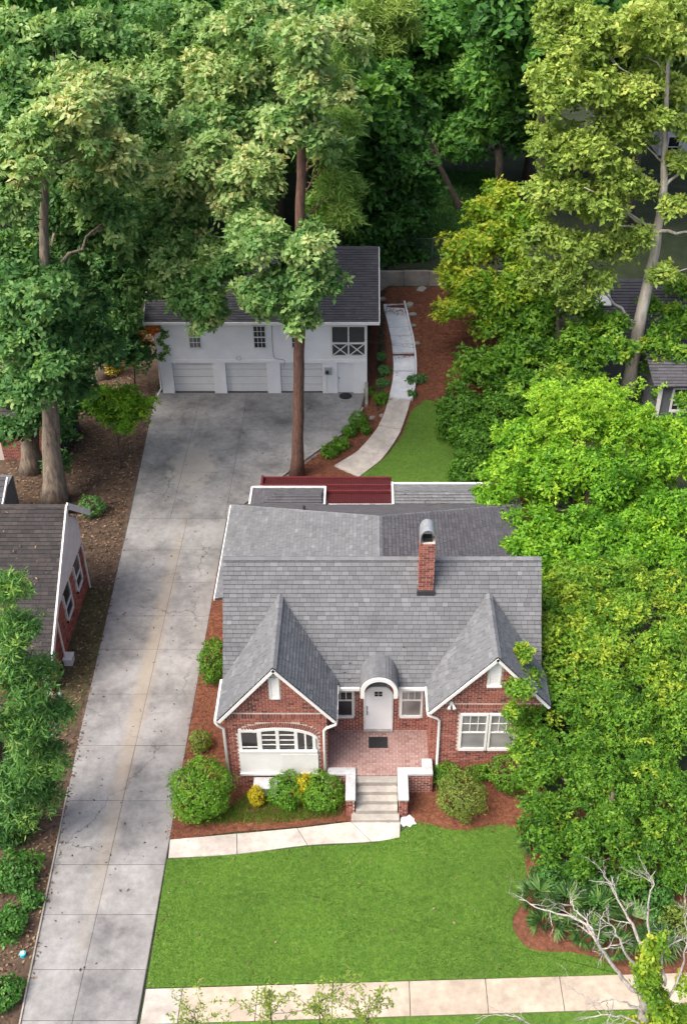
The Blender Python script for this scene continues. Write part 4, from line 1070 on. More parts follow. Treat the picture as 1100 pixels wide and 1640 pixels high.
# ================================================================== NEIGHBOURS
ln = thing('neighbour_house', 'brown-roofed brick house with white gable left of the driveway', 'house', (-18, 34, 0))
roof_plane(ln, [(-30, 29.75, 2.35), (-12.1, 29.75, 2.35), (-12.1, 34.9, 6.0), (-30, 34.9, 6.0)], M['shingle_brown'], seed=41, singles=0, exposure=.17, tab=.28)
roof_plane(ln, [(-12.1, 37.55, 3.75), (-30, 37.55, 3.75), (-30, 34.9, 6.0), (-12.1, 34.9, 6.0)], M['shingle_brown'], seed=42)
ridge_cap(ln, (-30, 34.9, 6.0), (-12.1, 34.9, 6.0), M['shingle_brown'])
gp = [(30.2, -.1), (37.2, -.1), (37.2, 3.75), (34.9, 5.72), (30.2, 2.4)]
gw = MB().extrude([(-12.55, y, z) for y, z in gp], (-.25, 0, 0)).build('gable_wall', M['mortar'], ln)
def in_ln(u, v):
    y = 30.2 + u
    if v > 2.35: return False
    if (33.4 < y < 34.5 or 35.3 < y < 36.3) and .95 < v < 2.4: return False
    return True
brick_wall(gw, (-12.55, 30.2, 0), (0, 1, 0), (1, 0, 0), brick_cells(0, 7.0, 0, 2.35, in_ln), singles=0)
for i in range(18):
    z0 = 2.4 + i * .2; z1 = z0 + .19
    y0 = 30.2 + max(0, (z1 - 2.4)) * (4.7 / 3.32); y1 = 37.2 - max(0, (z1 - 3.75)) * (2.3 / 1.97)
    if y1 - y0 > .2: MB().extrude([(-12.55, y0, z0), (-12.55, y1, z0), (-12.55, y1, z1), (-12.55, y0, z1)], (.035, 0, 0)).build('siding_board', M['siding'], gw)
for a, b_ in (((-12.06, 29.7, 2.27), (-12.06, 34.9, 5.95)), ((-12.06, 34.9, 5.95), (-12.06, 37.6, 3.66))): MB().bar(a, b_, .07, .26).build('bargeboard', M['siding'], ln)
for y0, y1 in ((33.4, 34.5), (35.3, 36.3)):
    wn = MB().box(-12.54, -12.46, y0, y0 + .09, .95, 2.4).box(-12.54, -12.46, y1 - .09, y1, .95, 2.4).box(-12.54, -12.46, y0, y1, .95, 1.07).box(-12.54, -12.462, y0, y1, 1.62, 1.70).build('window', M['siding'], ln)
    MB().box(-12.53, -12.5, y0 + .09, y1 - .09, 1.07, 2.38).build('pane', M['glass'], wn)
for y0 in (32.0, 36.75): MB().tube([(-12.4, y0, 2.5), (-12.4, y0, .1)], .045, 6).build('downpipe', M['siding'], ln)
MB().box(-29, -12.8, 30.3, 37.1, -.1, 2.2).build('outer_wall', M['brick'], ln)
ac = thing('wall_meter', 'pale metal meter cabinet at the foot of the neighbour brick wall', 'meter box', (-12.2, 32.0, 0))
MB().box(-12.45, -12.1, 31.8, 32.25, .0, .35).build('cabinet', M['coping'], ac, bevel=.02); MB().box(-12.47, -12.08, 31.78, 32.27, .35, .38).build('lid', M['trim_grey'], ac)
for k, (x, y, h_) in enumerate([(-11.75, 29.0, 1.3), (-11.85, 28.2, 1.5), (-11.65, 27.2, 1.0)]):
    solo('fence_post', MB().tube([(x, y, -.1), (x, y, h_)], .06, 8).tube([(x, y, h_), (x, y, h_ + .05)], [.08, .02], 8), M['pipe'], ['blue-grey pipe post nearest the neighbour brick wall', 'tallest blue-grey pipe post beside the mossy strip', 'shortest blue-grey pipe post nearest the cedar'][k], 'post', 'pipe posts by the neighbour wall')
tl = thing('utility_marker', 'small teal round utility marker on bare soil by the driveway', 'marker', (-10.78, 18.87, 0))
MB().tube([(-10.78, 18.87, -.05), (-10.78, 18.87, .12)], .1, 14).build('pipe', M['teal'], tl); MB().tube([(-10.78, 18.87, .12), (-10.78, 18.87, .15)], .06, 12).build('cap', M['white'], tl)
lb = thing('brick_outbuilding', 'small red brick building behind the left oak trunks', 'building', (-19, 49, 0))
ow = MB().box(-24, -16.6, 47.4, 51, -.1, 2.9).build('wall', M['mortar'], lb)
brick_wall(ow, (-19.2, 47.4, 0), (1, 0, 0), (0, -1, 0), brick_cells(0, 2.6, 0, 2.9, lambda u, v: True), singles=0)
roof_plane(lb, [(-24.5, 47.0, 2.9), (-16.2, 47.0, 2.9), (-16.2, 49.2, 4.3), (-24.5, 49.2, 4.3)], M['shingle_brown'], seed=43, exposure=.3, tab=.5)
MB().box(-16.62, -16.0, 47.7, 50, -.1, 2.4).build('doorway', M['dark'], lb)
sh = thing('shed', 'dark shed roof corner with white trim behind the neighbour house', 'shed', (-18, 42, 0))
roof_plane(sh, [(-22, 39.7, 2.0), (-16.9, 39.7, 2.0), (-16.9, 41.5, 2.9), (-22, 41.5, 2.9)], M['shingle_dark'], seed=44, exposure=.3, tab=.5)
MB().box(-22, -17.2, 40, 43, -.1, 2.0).build('wall', M['grey_wall'], sh); MB().bar((-16.87, 39.7, 1.95), (-16.87, 41.5, 2.85), .06, .16).build('trim', M['white'], sh)

rn = thing('slate_house', 'dark slate-grey house with skylight behind the pale sycamore trunk', 'house', (17, 54, 0))
a0 = P(925, 447, 5.6); e0 = P(930, 560, 3.0)
ry, ey = a0.y, e0.y
roof_plane(rn, [(12.7, ey, 3.0), (27, ey, 3.0), (27, ry, 5.6), (12.7, ry, 5.6)], M['shingle_dark'], seed=51, exposure=.2, tab=.35)
roof_plane(rn, [(27, ry + 5, 3.0), (12.7, ry + 5, 3.0), (12.7, ry, 5.6), (27, ry, 5.6)], M['shingle_dark'], seed=52, exposure=.3, tab=.5)
ridge_cap(rn, (12.7, ry, 5.6), (27, ry, 5.6), M['shingle_dark'])
MB().box(13.1, 26.6, ey + .4, ry + 4.6, -.1, 3.0).extrude([(13.1, ey + .4, 3.0), (13.1, ry + 4.6, 3.0), (13.1, ry, 5.4)], (.2, 0, 0)).build('wall', M['grey_wall'], rn)
MB().bar((12.66, ey, 2.95), (12.66, ry, 5.55), .06, .2).build('bargeboard', M['trim_grey'], rn)
sl0 = Vector((12.7, ey, 3.0)); slv = Vector((0, ry - ey, 2.6)); sln = Vector((0, -2.6, ry - ey)).normalized()
MB().obox(sl0 + Vector((.6, 0, 0)) + slv * .6 + sln * .02, (.85, 0, 0), slv * .36, sln * .14).build('skylight', M['trim_grey'], rn)
porch = thing('slate_porch', 'slate-grey porch wing with white window at the right edge', 'porch', (20, 50, 0))
wx = PY(1087, 640, 50.0)
MB().box(wx.x - 1.1, wx.x + 4, 50.0, 53, -.1, 3.2).build('wall', M['grey_wall'], porch)
window(porch, wx.x - .45, wx.x + .45, wx.z - .75, wx.z + .75, 50.0, .5, (2, 2), (2, 2), M['glass'], fw=.1)
MB().box(wx.x - 1.16, wx.x - 1.0, 49.9, 50.1, 0, 3.2).build('corner_post', M['trim_grey'], porch)
roof_plane(porch, [(wx.x - 1.6, 49.6, 3.2), (wx.x + 4.4, 49.6, 3.2), (wx.x + 4.4, 53, 4.0), (wx.x - 1.6, 53, 4.0)], M['shingle_dark'], seed=53, exposure=.25, tab=.4)
def far_house(name, label, x0, x1, y, z_e, z_r, wm, rm, wins):
    r_ = thing(name, label, 'house', ((x0 + x1) / 2, y, 0))
    MB().box(x0, x1, y, y + 9, -.1, z_e).extrude([(x0, y, z_e), (x0, y + 9, z_e), (x0, y + 4.5, z_r - .15)], (.2, 0, 0)).build('wall', wm, r_)
    roof_plane(r_, [(x0 - .4, y - .4, z_e), (x1 + .4, y - .4, z_e), (x1 + .4, y + 4.5, z_r), (x0 - .4, y + 4.5, z_r)], rm, seed=61, exposure=.5, tab=1.2, base=rm)
    roof_plane(r_, [(x1 + .4, y + 9.4, z_e), (x0 - .4, y + 9.4, z_e), (x0 - .4, y + 4.5, z_r), (x1 + .4, y + 4.5, z_r)], rm, seed=62, exposure=.6, tab=1.2, base=rm)
    for (a, b_, c, d) in wins: window(r_, a, b_, c, d, y, .5, (1, 1), (1, 1), M['glass'], fw=.12)
    return r_
q = PY(1078, 235, 88); far_house('far_house', 'pale grey two-storey house glimpsed behind the sycamore top', q.x - 1.2, q.x + 10, 88, q.z + 3.5, q.z + 7, M['far_wall'], M['far_roof'], [(q.x - .6, q.x + .5, q.z - .9, q.z + .9), (q.x + 2, q.x + 3, q.z - .9, q.z + .9)])
q = PY(760, 130, 120); far_house('distant_house', 'distant grey-roofed house glimpsed through the dark woodland', q.x - 14, q.x + 12, 120, 5.0, 10.5, M['far_wall'], M['far_roof'], [(q.x - 6, q.x - 4.8, 2, 4), (q.x + 3, q.x + 4.2, 2, 4)])
# chain-link fence above the retaining wall
fe = thing('chain_link_fence', 'green chain-link fence above the concrete retaining wall', 'fence', (3, 66.5, 3.4))
for x in (.8, 2.6, 4.4, 6.2): MB().tube([(x, 66.5, 3.2), (x, 66.5, 4.75)], .035, 6).build('post', M['chain'], fe)
MB().tube([(.6, 66.5, 4.72), (7.0, 66.5, 4.72)], .025, 6).build('top_rail', M['chain'], fe)
mb = MB()
for i in range(60):
    x = .6 + i * .107
    mb.bar((x, 66.5, 3.4), (x + .6, 66.5, 4.7), .008, .008); mb.bar((x, 66.52, 4.7), (x + .6, 66.52, 3.4), .008, .008)
mb.build('wire_mesh', M['chain'], fe)

# ================================================================== TREES
def gp_(px, py, z=None):
    p = P(px, py, 0)
    for _ in range(6): p = P(px, py, hgt(p.x, p.y))
    return p
def tp(px, py, Y, r): p = PY(px, py, Y); return (p.x, p.y, p.z, r)
b0 = gp_(88, 806)
tree('oak_tree', 'tall oak with grey trunk rising behind the brown-roofed house', [(b0.x, b0.y, 0, .55), tp(80, 640, b0.y + .2, .36), tp(72, 440, b0.y + .6, .24), tp(72, 290, b0.y + .8, .16), tp(100, 190, b0.y + 1, .1)],
     px_clumps([(120, 175, 44, 62, .82), (65, 215, 43, 46, .8), (165, 235, 44, 52, .8), (125, 135, 46, 45, .85), (20, 330, 42, 42, .62), (60, 270, 42, 35, .72), (45, 120, 47, 50, .4), (195, 275, 45, 40, .7), (20, 180, 46, 50, .4), (185, 345, 47, 48, .35), (125, 395, 48, 48, .3), (15, 250, 43, 40, .55), (100, 330, 48, 50, .3), (160, 150, 47, 48, .7), (80, 60, 49, 52, .4), (150, 60, 50, 52, .45), (210, 180, 48, 44, .5), (25, 60, 49, 50, .4), (140, 310, 46, 40, .5), (30, 400, 45, 46, .3)]),
     G['oak'], M['bark_oak'], .27, 4.4, 7, 11, limbs=8)
b1 = gp_(52, 752)
tree('oak_tree', 'blue-green oak with twin pale trunk behind the first oak', [(b1.x, b1.y, 0, .5), tp(48, 650, b1.y, .4), tp(45, 500, b1.y + .3, .3), tp(50, 400, b1.y + .3, .12)],
     px_clumps([(55, 470, 43, 58, .45), (25, 540, 42, 58, .5), (95, 540, 43.5, 50, .4), (20, 620, 42, 45, .45), (130, 480, 46, 48, .3), (80, 610, 44, 42, .3), (15, 440, 44, 50, .4), (150, 560, 47, 42, .3), (120, 620, 45.5, 32, .35), (75, 480, 41.5, 46, .5), (80, 570, 41, 46, .45), (50, 620, 41, 42, .45), (200, 560, 54, 40, .25), (185, 430, 52, 44, .3), (60, 660, 45, 32, .3), (20, 690, 45, 26, .3), (135, 540, 48, 44, .3), (90, 430, 47, 46, .35)]),
     G['oak_blue'], M['bark_oak'], .26, 4.2, 7, 12, limbs=6)
b2 = gp_(168, 600)
tree('oak_tree', 'wide-spreading oak whose boughs hang over the garage roof', [(b2.x, b2.y, 0, .6), tp(172, 480, b2.y - .5, .48), tp(200, 380, b2.y - 1.5, .4), tp(270, 240, b2.y - 3, .28), tp(330, 120, b2.y - 3, .12)],
     px_clumps([(290, 55, 56, 62, .5), (355, 125, 53, 66, .72), (450, 95, 55, 70, .75), (515, 165, 54, 60, .7), (270, 150, 55, 60, .55), (425, 195, 52, 52, .62), (345, 262, 49, 62, .82), (285, 275, 49, 45, .78), (410, 280, 48, 50, .8), (385, 330, 48, 45, .7), (300, 395, 49, 55, .45), (232, 385, 50, 55, .3), (320, 475, 47, 46, .42), (285, 455, 48, 42, .42),
                (425, 385, 45.2, 52, .6), (500, 395, 44.4, 42, .62), (482, 462, 44.3, 50, .5), (425, 475, 45, 46, .45), (522, 445, 44.8, 32, .52), (360, 425, 47, 46, .4), (330, 512, 47, 28, .48), (482, 515, 44.2, 28, .5), (180, 440, 52, 48, .2), (235, 455, 51, 38, .28), (540, 60, 57, 50, .7), (520, 235, 47, 34, .6), (478, 60, 44.5, 50, .7), (500, 140, 44.5, 46, .7), (462, 205, 44.6, 40, .65), (505, 215, 44.6, 32, .6), (420, 40, 50, 56, .65), (370, 60, 54, 56, .6), (330, 200, 51, 54, .55), (250, 320, 50, 46, .5), (400, 360, 47, 44, .5), (190, 500, 54, 40, .2), (300, 330, 50, 40, .6), (230, 230, 54, 55, .4), (215, 90, 57, 50, .45), (470, 30, 58, 55, .65)]),
     G['oak'], M['bark_oak'], .27, 4.2, 7, 13, limbs=16, limb_r=.28)
pb = gp_(476, 764)
pine = tree('pine_tree', 'tall pine with bare red-brown trunk in front of the garage', [(pb.x, pb.y, 0, .30), tp(479, 600, pb.y, .265), tp(481, 420, pb.y, .24), tp(482, 255, pb.y + .1, .2), tp(486, 130, pb.y + .2, .12), tp(490, 40, pb.y + .2, .05)],
     px_clumps([(535, 300, 47, 30, .6), (552, 345, 47, 24, .6), (510, 330, 48, 24, .4), (530, 250, 48, 28, .6), (560, 300, 48.5, 22, .7), (545, 200, 49, 30, .55), (500, 230, 48, 28, .4), (520, 355, 47.4, 20, .5), (470, 70, 47, 40, .5), (520, 110, 47, 40, .55)]),
     G['pine'], M['bark_pine'], .42, 2.6, 12, 14, limbs=7, aspect=.1, limb_r=.2, fork=.6)
pp = gp_(640, 420)
tree('pine_tree', 'light green pine top left of the dark maple woods', [(1.5, 74, hgt(1.5, 74), .3), (1.6, 73.5, 8, .25), tp(620, 60, 72, .12), tp(620, -20, 72, .05)],
     px_clumps([(610, 40, 71, 34, .85), (640, 15, 71, 28, .9), (585, 20, 71, 32, .8), (625, 75, 71, 26, .85), (650, 50, 71.5, 22, .8), (590, 70, 71, 24, .7), (610, -20, 72, 35, .8)]),
     G['pine'], M['bark_pine'], .5, 2, 12, 15, limbs=6, aspect=.1, limb_r=.2, fork=.6)
tree('woodland_tree', 'dark vine-hung tree right behind the garage roof end', [(2.2, 69, hgt(2.2, 69), .4), (2.0, 69, 8, .3), (1.6, 69, 14, .12)],
     px_clumps([(600, 180, 68, 52, .4), (640, 245, 67.5, 52, .35), (590, 290, 67.5, 50, .35), (640, 345, 67, 50, .22), (598, 372, 66.6, 42, .2), (668, 300, 68, 36, .3), (570, 225, 69, 46, .45), (620, 125, 70, 50, .6), (575, 120, 71, 45, .65), (655, 405, 67, 30, .2), (620, 415, 66.3, 26, .15), (560, 330, 67, 40, .3), (660, 190, 70, 40, .4)]),
     G['dark'], M['bark_dark'], .38, 2.6, 6, 16, limbs=7)
q = gp_(800, 328)
tree('maple_tree', 'spreading green maple in the woods beyond the back lawn', [(q.x, q.y, q.z, .38), tp(800, 260, q.y, .3), tp(790, 150, q.y + 6, .18), tp(780, 40, q.y + 9, .08)],
     px_clumps([(710, 60, 84, 50, .55), (800, 45, 84, 56, .55), (700, 140, 82, 46, .5), (760, 120, 81, 54, .65), (830, 110, 83, 50, .5), (722, 215, 80, 38, .55), (785, 195, 79, 46, .6), (840, 225, 79, 34, .4), (750, 240, 78, 30, .5), (690, 95, 85, 40, .5), (860, 50, 84, 40, .45), (740, 20, 86, 45, .5)]),
     G['maple'], M['bark_dark'], .42, 2.2, 6, 17, limbs=8)
q2 = gp_(738, 335)
tree('leaning_tree', 'leaning dark trunk under the maple canopy', [(q2.x, q2.y, q2.z, .28), tp(715, 290, q2.y + .5, .22), tp(695, 250, q2.y + 1, .14), tp(680, 200, q2.y + 1, .06)],
     px_clumps([(680, 215, 81, 34, .35), (665, 255, 80, 30, .25), (700, 180, 82, 34, .4)]), G['dark'], M['bark_dark'], .4, 2.2, 6, 18, limbs=3)
sb = gp_(1004, 632)
syc = tree('sycamore_tree', 'tall pale-barked sycamore with olive yellow crown at right', [(sb.x, sb.y, 0, .40), tp(1025, 510, sb.y, .34), tp(1047, 410, sb.y, .27), tp(1062, 300, sb.y, .2), tp(1064, 200, sb.y, .14), tp(1072, 60, sb.y, .07)],
     px_clumps([(x_, y_, Y_ - 1.6, r_, t_) for x_, y_, Y_, r_, t_ in [(930, 65, 57, 62, .6), (895, 145, 56, 56, .6), (965, 150, 56, 56, .62), (1010, 70, 57, 52, .6), (885, 235, 56, 50, .55), (945, 240, 55, 52, .6), (1005, 210, 56, 48, .6), (905, 315, 55, 48, .55), (960, 330, 55, 50, .58), (872, 385, 55, 40, .5), (925, 405, 54.5, 42, .52), (985, 400, 55, 42, .55), (1040, 120, 57, 34, .65), (1085, 150, 57, 30, .65), (1060, 20, 58, 40, .6), (890, 440, 54.5, 32, .45), (950, 455, 54.5, 32, .5), (870, 310, 56, 36, .55), (1080, 330, 55, 26, .6), (905, 20, 58, 50, .6), (1015, 300, 55.5, 34, .6), (1085, 260, 55.5, 24, .6), (1060, 440, 54.5, 26, .5), (1075, 70, 55, 34, .65), (1055, 190, 54.4, 22, .65), (1090, 200, 56, 26, .6), (1030, 30, 55, 36, .62), (920, 480, 54.2, 24, .5), (860, 450, 55, 26, .5), (1030, 150, 55, 34, .62), (985, 290, 55, 40, .6), (1020, 380, 55, 28, .58)]]),
     G['syc'], M['bark_pale'], .25, 3.8, 6, 19, limbs=6, limb_r=.3, fork=.3, puff_r=(.28, .46))
for (ax, ay, Y0, bx, by, Y1, r0) in ((1040, 372, sb.y, 1105, 372, sb.y - 1, .13), (1022, 520, sb.y, 968, 470, sb.y - 1, .12), (1035, 455, sb.y, 1100, 430, sb.y, .07), (1025, 560, sb.y, 1085, 533, sb.y - 1, .06), (1062, 300, sb.y, 1100, 265, sb.y, .1), (1050, 372, sb.y, 985, 358, sb.y - 1.5, .08), (968, 470, sb.y - 1, 900, 440, sb.y - 2, .06), (1062, 260, sb.y, 1035, 235, sb.y - 1, .06), (1055, 365, sb.y, 935, 300, sb.y - 2, .07)):
    rr = random.Random(int(ax + bx)); MB().tube([q_ for q_ in wiggle(rr, PY(ax, ay, Y0), PY(bx, by, Y1), 6, .06)], [r0 * (1 - .65 * i / 6) for i in range(7)], 7).build('limb', M['bark_pale'], syc, smooth=True)
tree('yellow_green_tree', 'yellow-green young tree overhanging the mulch slope', [(8.6, 57, hgt(8.6, 57), .16), (8.2, 57, 3.5, .12), (7.4, 57.5, 7, .05)],
     px_clumps([(805, 315, 62, 30, .8), (752, 405, 58, 42, .82), (800, 390, 59, 46, .7), (722, 440, 57, 28, .85), (780, 465, 56, 48, .6), (835, 450, 57, 42, .6), (738, 490, 55.5, 30, .8), (800, 525, 55, 40, .5), (775, 345, 60, 32, .8), (845, 505, 56, 40, .5), (715, 500, 56, 22, .8), (745, 455, 56, 30, .8), (840, 350, 60, 34, .6)]),
     G['yellowgreen'], M['bark_dark'], .27, 3.4, 6, 20, limbs=8, limb_r=.4)
tree('viney_tree', 'dense dark green tree between yellow-green tree and slate roof', [(11.5, 54, 0, .25), (11, 54, 3, .2), (10.5, 54, 6, .06)],
     px_clumps([(765, 590, 52, 42, .4), (822, 575, 53, 46, .4), (880, 555, 54, 44, .4), (935, 545, 52.5, 36, .45), (865, 515, 55, 40, .35), (920, 590, 52, 40, .45), (985, 560, 51, 26, .45), (830, 625, 50.5, 42, .4), (890, 620, 49, 40, .55), (940, 500, 55.5, 26, .4), (900, 485, 56, 26, .4), (985, 520, 53, 24, .5), (960, 560, 52, 28, .45), (1000, 560, 51.5, 20, .5), (955, 525, 53.5, 22, .45)]),
     G['mid'], M['bark_dark'], .25, 3.4, 6, 21, limbs=6)
tree('understory_tree', 'small green tree by the slate house right of sycamore trunk', [(18.2, 53, 0, .1), (18, 53, 3, .07), (18, 53, 5.5, .03)],
     px_clumps([(1060, 540, 53.5, 30, .5), (1080, 590, 52.5, 32, .55), (1045, 590, 53, 24, .5), (1095, 520, 54, 28, .5), (1040, 490, 55, 18, .55), (1060, 625, 51, 20, .5), (1095, 640, 49, 14, .5), (1090, 460, 57, 24, .55), (1045, 560, 52.5, 26, .5), (1075, 500, 54.5, 20, .5), (1070, 565, 52.5, 26, .5), (1095, 575, 52, 26, .5)]),
     G['mid'], M['bark_pale'], .22, 3.0, 6, 22, limbs=5)
for k, (px, py, Y, r, lb_) in enumerate([(738, 640, 49.2, 36, 'dark leafy hedge shrub at the top of the back lawn'), (768, 690, 46.8, 42, 'dark leafy hedge shrub halfway along the back lawn'), (752, 742, 44.6, 32, 'dark leafy hedge shrub nearest the house roof on the back lawn'), (800, 650, 48.6, 44, 'large dark hedge shrub behind the back lawn row')]):
    c = PY(px, py, Y); rr = r * depth(c) / FPX
    shrub('hedge_shrub', lb_, (c.x, c.y, hgt(c.x, c.y)), (rr, rr, max(.8, c.z * .62)), G['mid'], .16, 34, 5, 30 + k, .25, 'hedge shrubs right of the back lawn', .2)
tree('bright_tree', 'large bright green bushy tree right of the rear roof', [(9.8, 38.5, 0, .3), (9.9, 38.6, 2.5, .26), (10.0, 39, 4.5, .12)],
     px_clumps([(848, 705, 42, 50, .62), (925, 665, 42.5, 54, .8), (1005, 685, 42, 56, .75), (815, 765, 40, 46, .62), (895, 755, 39.5, 56, .6), (975, 765, 39, 54, .55), (1065, 735, 41, 56, .62), (795, 830, 38, 38, .55), (860, 850, 36.6, 44, .45), (940, 850, 36, 48, .4), (1035, 845, 37, 54, .45), (880, 640, 43, 34, .85), (965, 635, 43.5, 36, .85), (1090, 820, 37, 46, .45), (1095, 690, 43, 40, .6), (830, 880, 35, 30, .5), (772, 795, 39.2, 22, .6), (865, 900, 34.4, 34, .5), (935, 900, 34, 36, .5), (1010, 895, 34.4, 38, .5), (1085, 890, 34.6, 38, .5), (870, 790, 40, 36, .5), (960, 810, 39, 38, .45), (1030, 790, 40, 40, .5)]),
     G['bright'], M['bark_dark'], .17, 7.5, 6, 23, limbs=10, npuff=18)
rng = np.random.default_rng(77)       # upright young shoots on top of the bright tree
bt = [o for o in bpy.data.objects if o.name.startswith('bright_tree')][0]
C, N, T = [], [], []
for k in range(95):
    a = PY(rng.uniform(840, 1050), rng.uniform(622, 720), rng.uniform(40.5, 43.5)); d = Vector((rng.normal() * .4, rng.normal() * .3 - .1, 1)).normalized(); L = rng.uniform(.5, 1.1)
    for s_ in np.linspace(0, 1, 16):
        C.append(a + d * L * s_ + Vector((math.copysign(.25, d.x) * s_ * s_, 0, -.15 * s_ * s_))); N.append(d); T.append(.75 + .25 * rng.random())
V = leaves_from(rng, np.array(C), np.array(N), .13, 4, .4)
quads_obj('shoot_leaves', V, np.repeat(np.array(T), 4), G['bright'], bt)
tree('golden_green_tree', 'yellow-tinged green tree hiding the right end of the house', [(9.2, 28.5, 0, .22), (9.3, 28.5, 2, .18), (9.3, 28.8, 4.2, .08)],
     px_clumps([(858, 950, 32, 28, .65), (915, 940, 31.5, 46, .72), (995, 930, 32, 48, .68), (1070, 945, 32, 48, .7), (885, 1025, 29, 36, .8), (955, 1035, 28.6, 50, .78), (1045, 1050, 28.4, 52, .72), (856, 1110, 27, 30, .62), (915, 1125, 26.6, 46, .55), (995, 1150, 26, 52, .5), (1080, 1150, 26.4, 50, .52), (1000, 980, 30, 40, .75), (848, 1050, 28.4, 16, .75), (835, 1165, 25.6, 22, .55), (1090, 1010, 30, 40, .7), (890, 1080, 28, 36, .6), (975, 1095, 27.4, 42, .6), (1060, 1105, 27.2, 44, .6), (885, 985, 30.4, 34, .65), (945, 985, 30.2, 38, .65), (845, 1085, 26.6, 20, .65), (845, 1140, 26, 24, .6), (838, 1200, 25.2, 24, .5), (950, 1185, 25.4, 38, .45), (1040, 1195, 25.4, 40, .45), (868, 1180, 25.4, 30, .5), (828, 1075, 26.4, 14, .7), (832, 1105, 25.4, 20, .62), (835, 1045, 27, 16, .7), (822, 1140, 25.2, 14, .6)]),
     G['mid'], M['bark_dark'], .13, 10, 6, 24, limbs=9, npuff=18)
tree('lower_green_tree', 'darker green bushy tree at the right edge beside the front lawn', [(8.0, 22.8, 0, .16), (8.1, 22.8, 1.4, .13), (8.2, 23, 2.8, .06)],
     px_clumps([(880, 1225, 24.6, 42, .42), (950, 1250, 24, 52, .4), (1035, 1240, 24.4, 54, .42), (895, 1305, 23, 40, .35), (975, 1325, 22.3, 48, .35), (1060, 1335, 22.4, 48, .36), (845, 1245, 24.5, 26, .42), (880, 1360, 22.1, 26, .28), (1090, 1270, 23.6, 42, .4), (930, 1385, 21.3, 26, .25), (1010, 1395, 21.2, 30, .28), (1085, 1400, 21.3, 34, .3), (860, 1290, 23, 28, .35), (930, 1210, 24.8, 38, .4), (1000, 1285, 23.2, 40, .38), (930, 1340, 22.2, 34, .32), (1020, 1360, 21.9, 34, .32), (850, 1330, 22.8, 22, .3)]),
     G['mid'], M['bark_dark'], .12, 10, 6, 25, limbs=8, npuff=18)
cedar = tree('cedar_tree', 'feathery dark green cedar at the left edge over the driveway', [(-12.2, 23.6, 0, .24), (-12.1, 23.6, 4, .17), (-11.8, 23.6, 8, .1), (-11.4, 23.6, 12, .04)],
     px_clumps([(12, 940, 23.6, 34, .75), (30, 1010, 23.5, 42, .65), (10, 1075, 23.5, 46, .5), (55, 1090, 23.3, 42, .55), (78, 1150, 23.2, 38, .5), (30, 1160, 23.4, 48, .55), (62, 1215, 23.3, 42, .5), (20, 1240, 23.4, 46, .45), (50, 1285, 23.5, 40, .5), (10, 1310, 23.5, 40, .4), (70, 1255, 23.5, 26, .45), (20, 1345, 23.3, 28, .25)]),
     G['cedar'], M['bark_dark'], .2, 9, 7, 26, limbs=9, aspect=.2, npuff=18)
tree('dogwood_tree', 'small bright green tree between leaf litter and driveway', [(-12.85, 46.6, 0, .07), (-12.8, 46.6, 1.5, .055), (-12.7, 46.7, 2.9, .03)],
     px_clumps([(190, 640, 47, 34, .62), (225, 655, 47, 26, .68), (155, 640, 47.5, 28, .55), (200, 675, 46.2, 24, .55), (170, 665, 46.6, 22, .5)]), G['bright'], M['bark_dark'], .17, 5.5, 6, 27, limbs=5, limb_r=.5)
tree('orange_sapling', 'orange-tinted sapling at the left corner of the garage', [(-13.6, 55, 0, .05), (-13.4, 55, 1.6, .04), (-13.3, 54.8, 3, .02)],
     px_clumps([(225, 545, 54.6, 20, .55), (195, 560, 54.8, 18, .5), (212, 575, 54.4, 14, .6), (245, 528, 54.2, 10, .8), (185, 590, 54.6, 12, .45)]), G['orange'], M['bark_dark'], .18, 3.6, 5, 28, limbs=4, limb_r=.5, puff_r=(.25, .4))
b3 = gp_(122, 690)
tree('shade_tree', 'dark green leaning tree between the oaks and the leaf litter', [(b3.x, b3.y, 0, .2), tp(118, 640, b3.y, .15), tp(110, 580, b3.y, .08)],
     px_clumps([(100, 690, 46, 28, .3), (88, 740, 44.3, 22, .3), (125, 590, 49, 34, .3), (160, 520, 54, 36, .2), (205, 510, 56, 34, .18), (110, 655, 47, 26, .3)]), G['oak_blue'], M['bark_dark'], .26, 3.2, 6, 29, limbs=4)
iv = [Vector((-11.5 + .25 * math.sin(k), GY - .06, 4.2 - k * .16)) for k in range(13)]
rng = np.random.default_rng(5); C = np.array([p + Vector((rng.normal() * .1, rng.uniform(-.05, 0), rng.normal() * .06)) for p in iv for _ in range(7)])
ivr = thing('wall_ivy', 'thin ivy trailing down the left corner of the white garage', 'ivy', (-11.5, GY - .03, 2))
MB().tube(iv, .012, 5).build('stem', M['bark_dark'], ivr)
quads_obj('leaves', leaves_from(rng, C, np.tile(np.array([0, -1.0, .3]), (len(C), 1)), .12, 3, .7), rng.uniform(.2, .9, len(C) * 3), G['mid'], ivr)

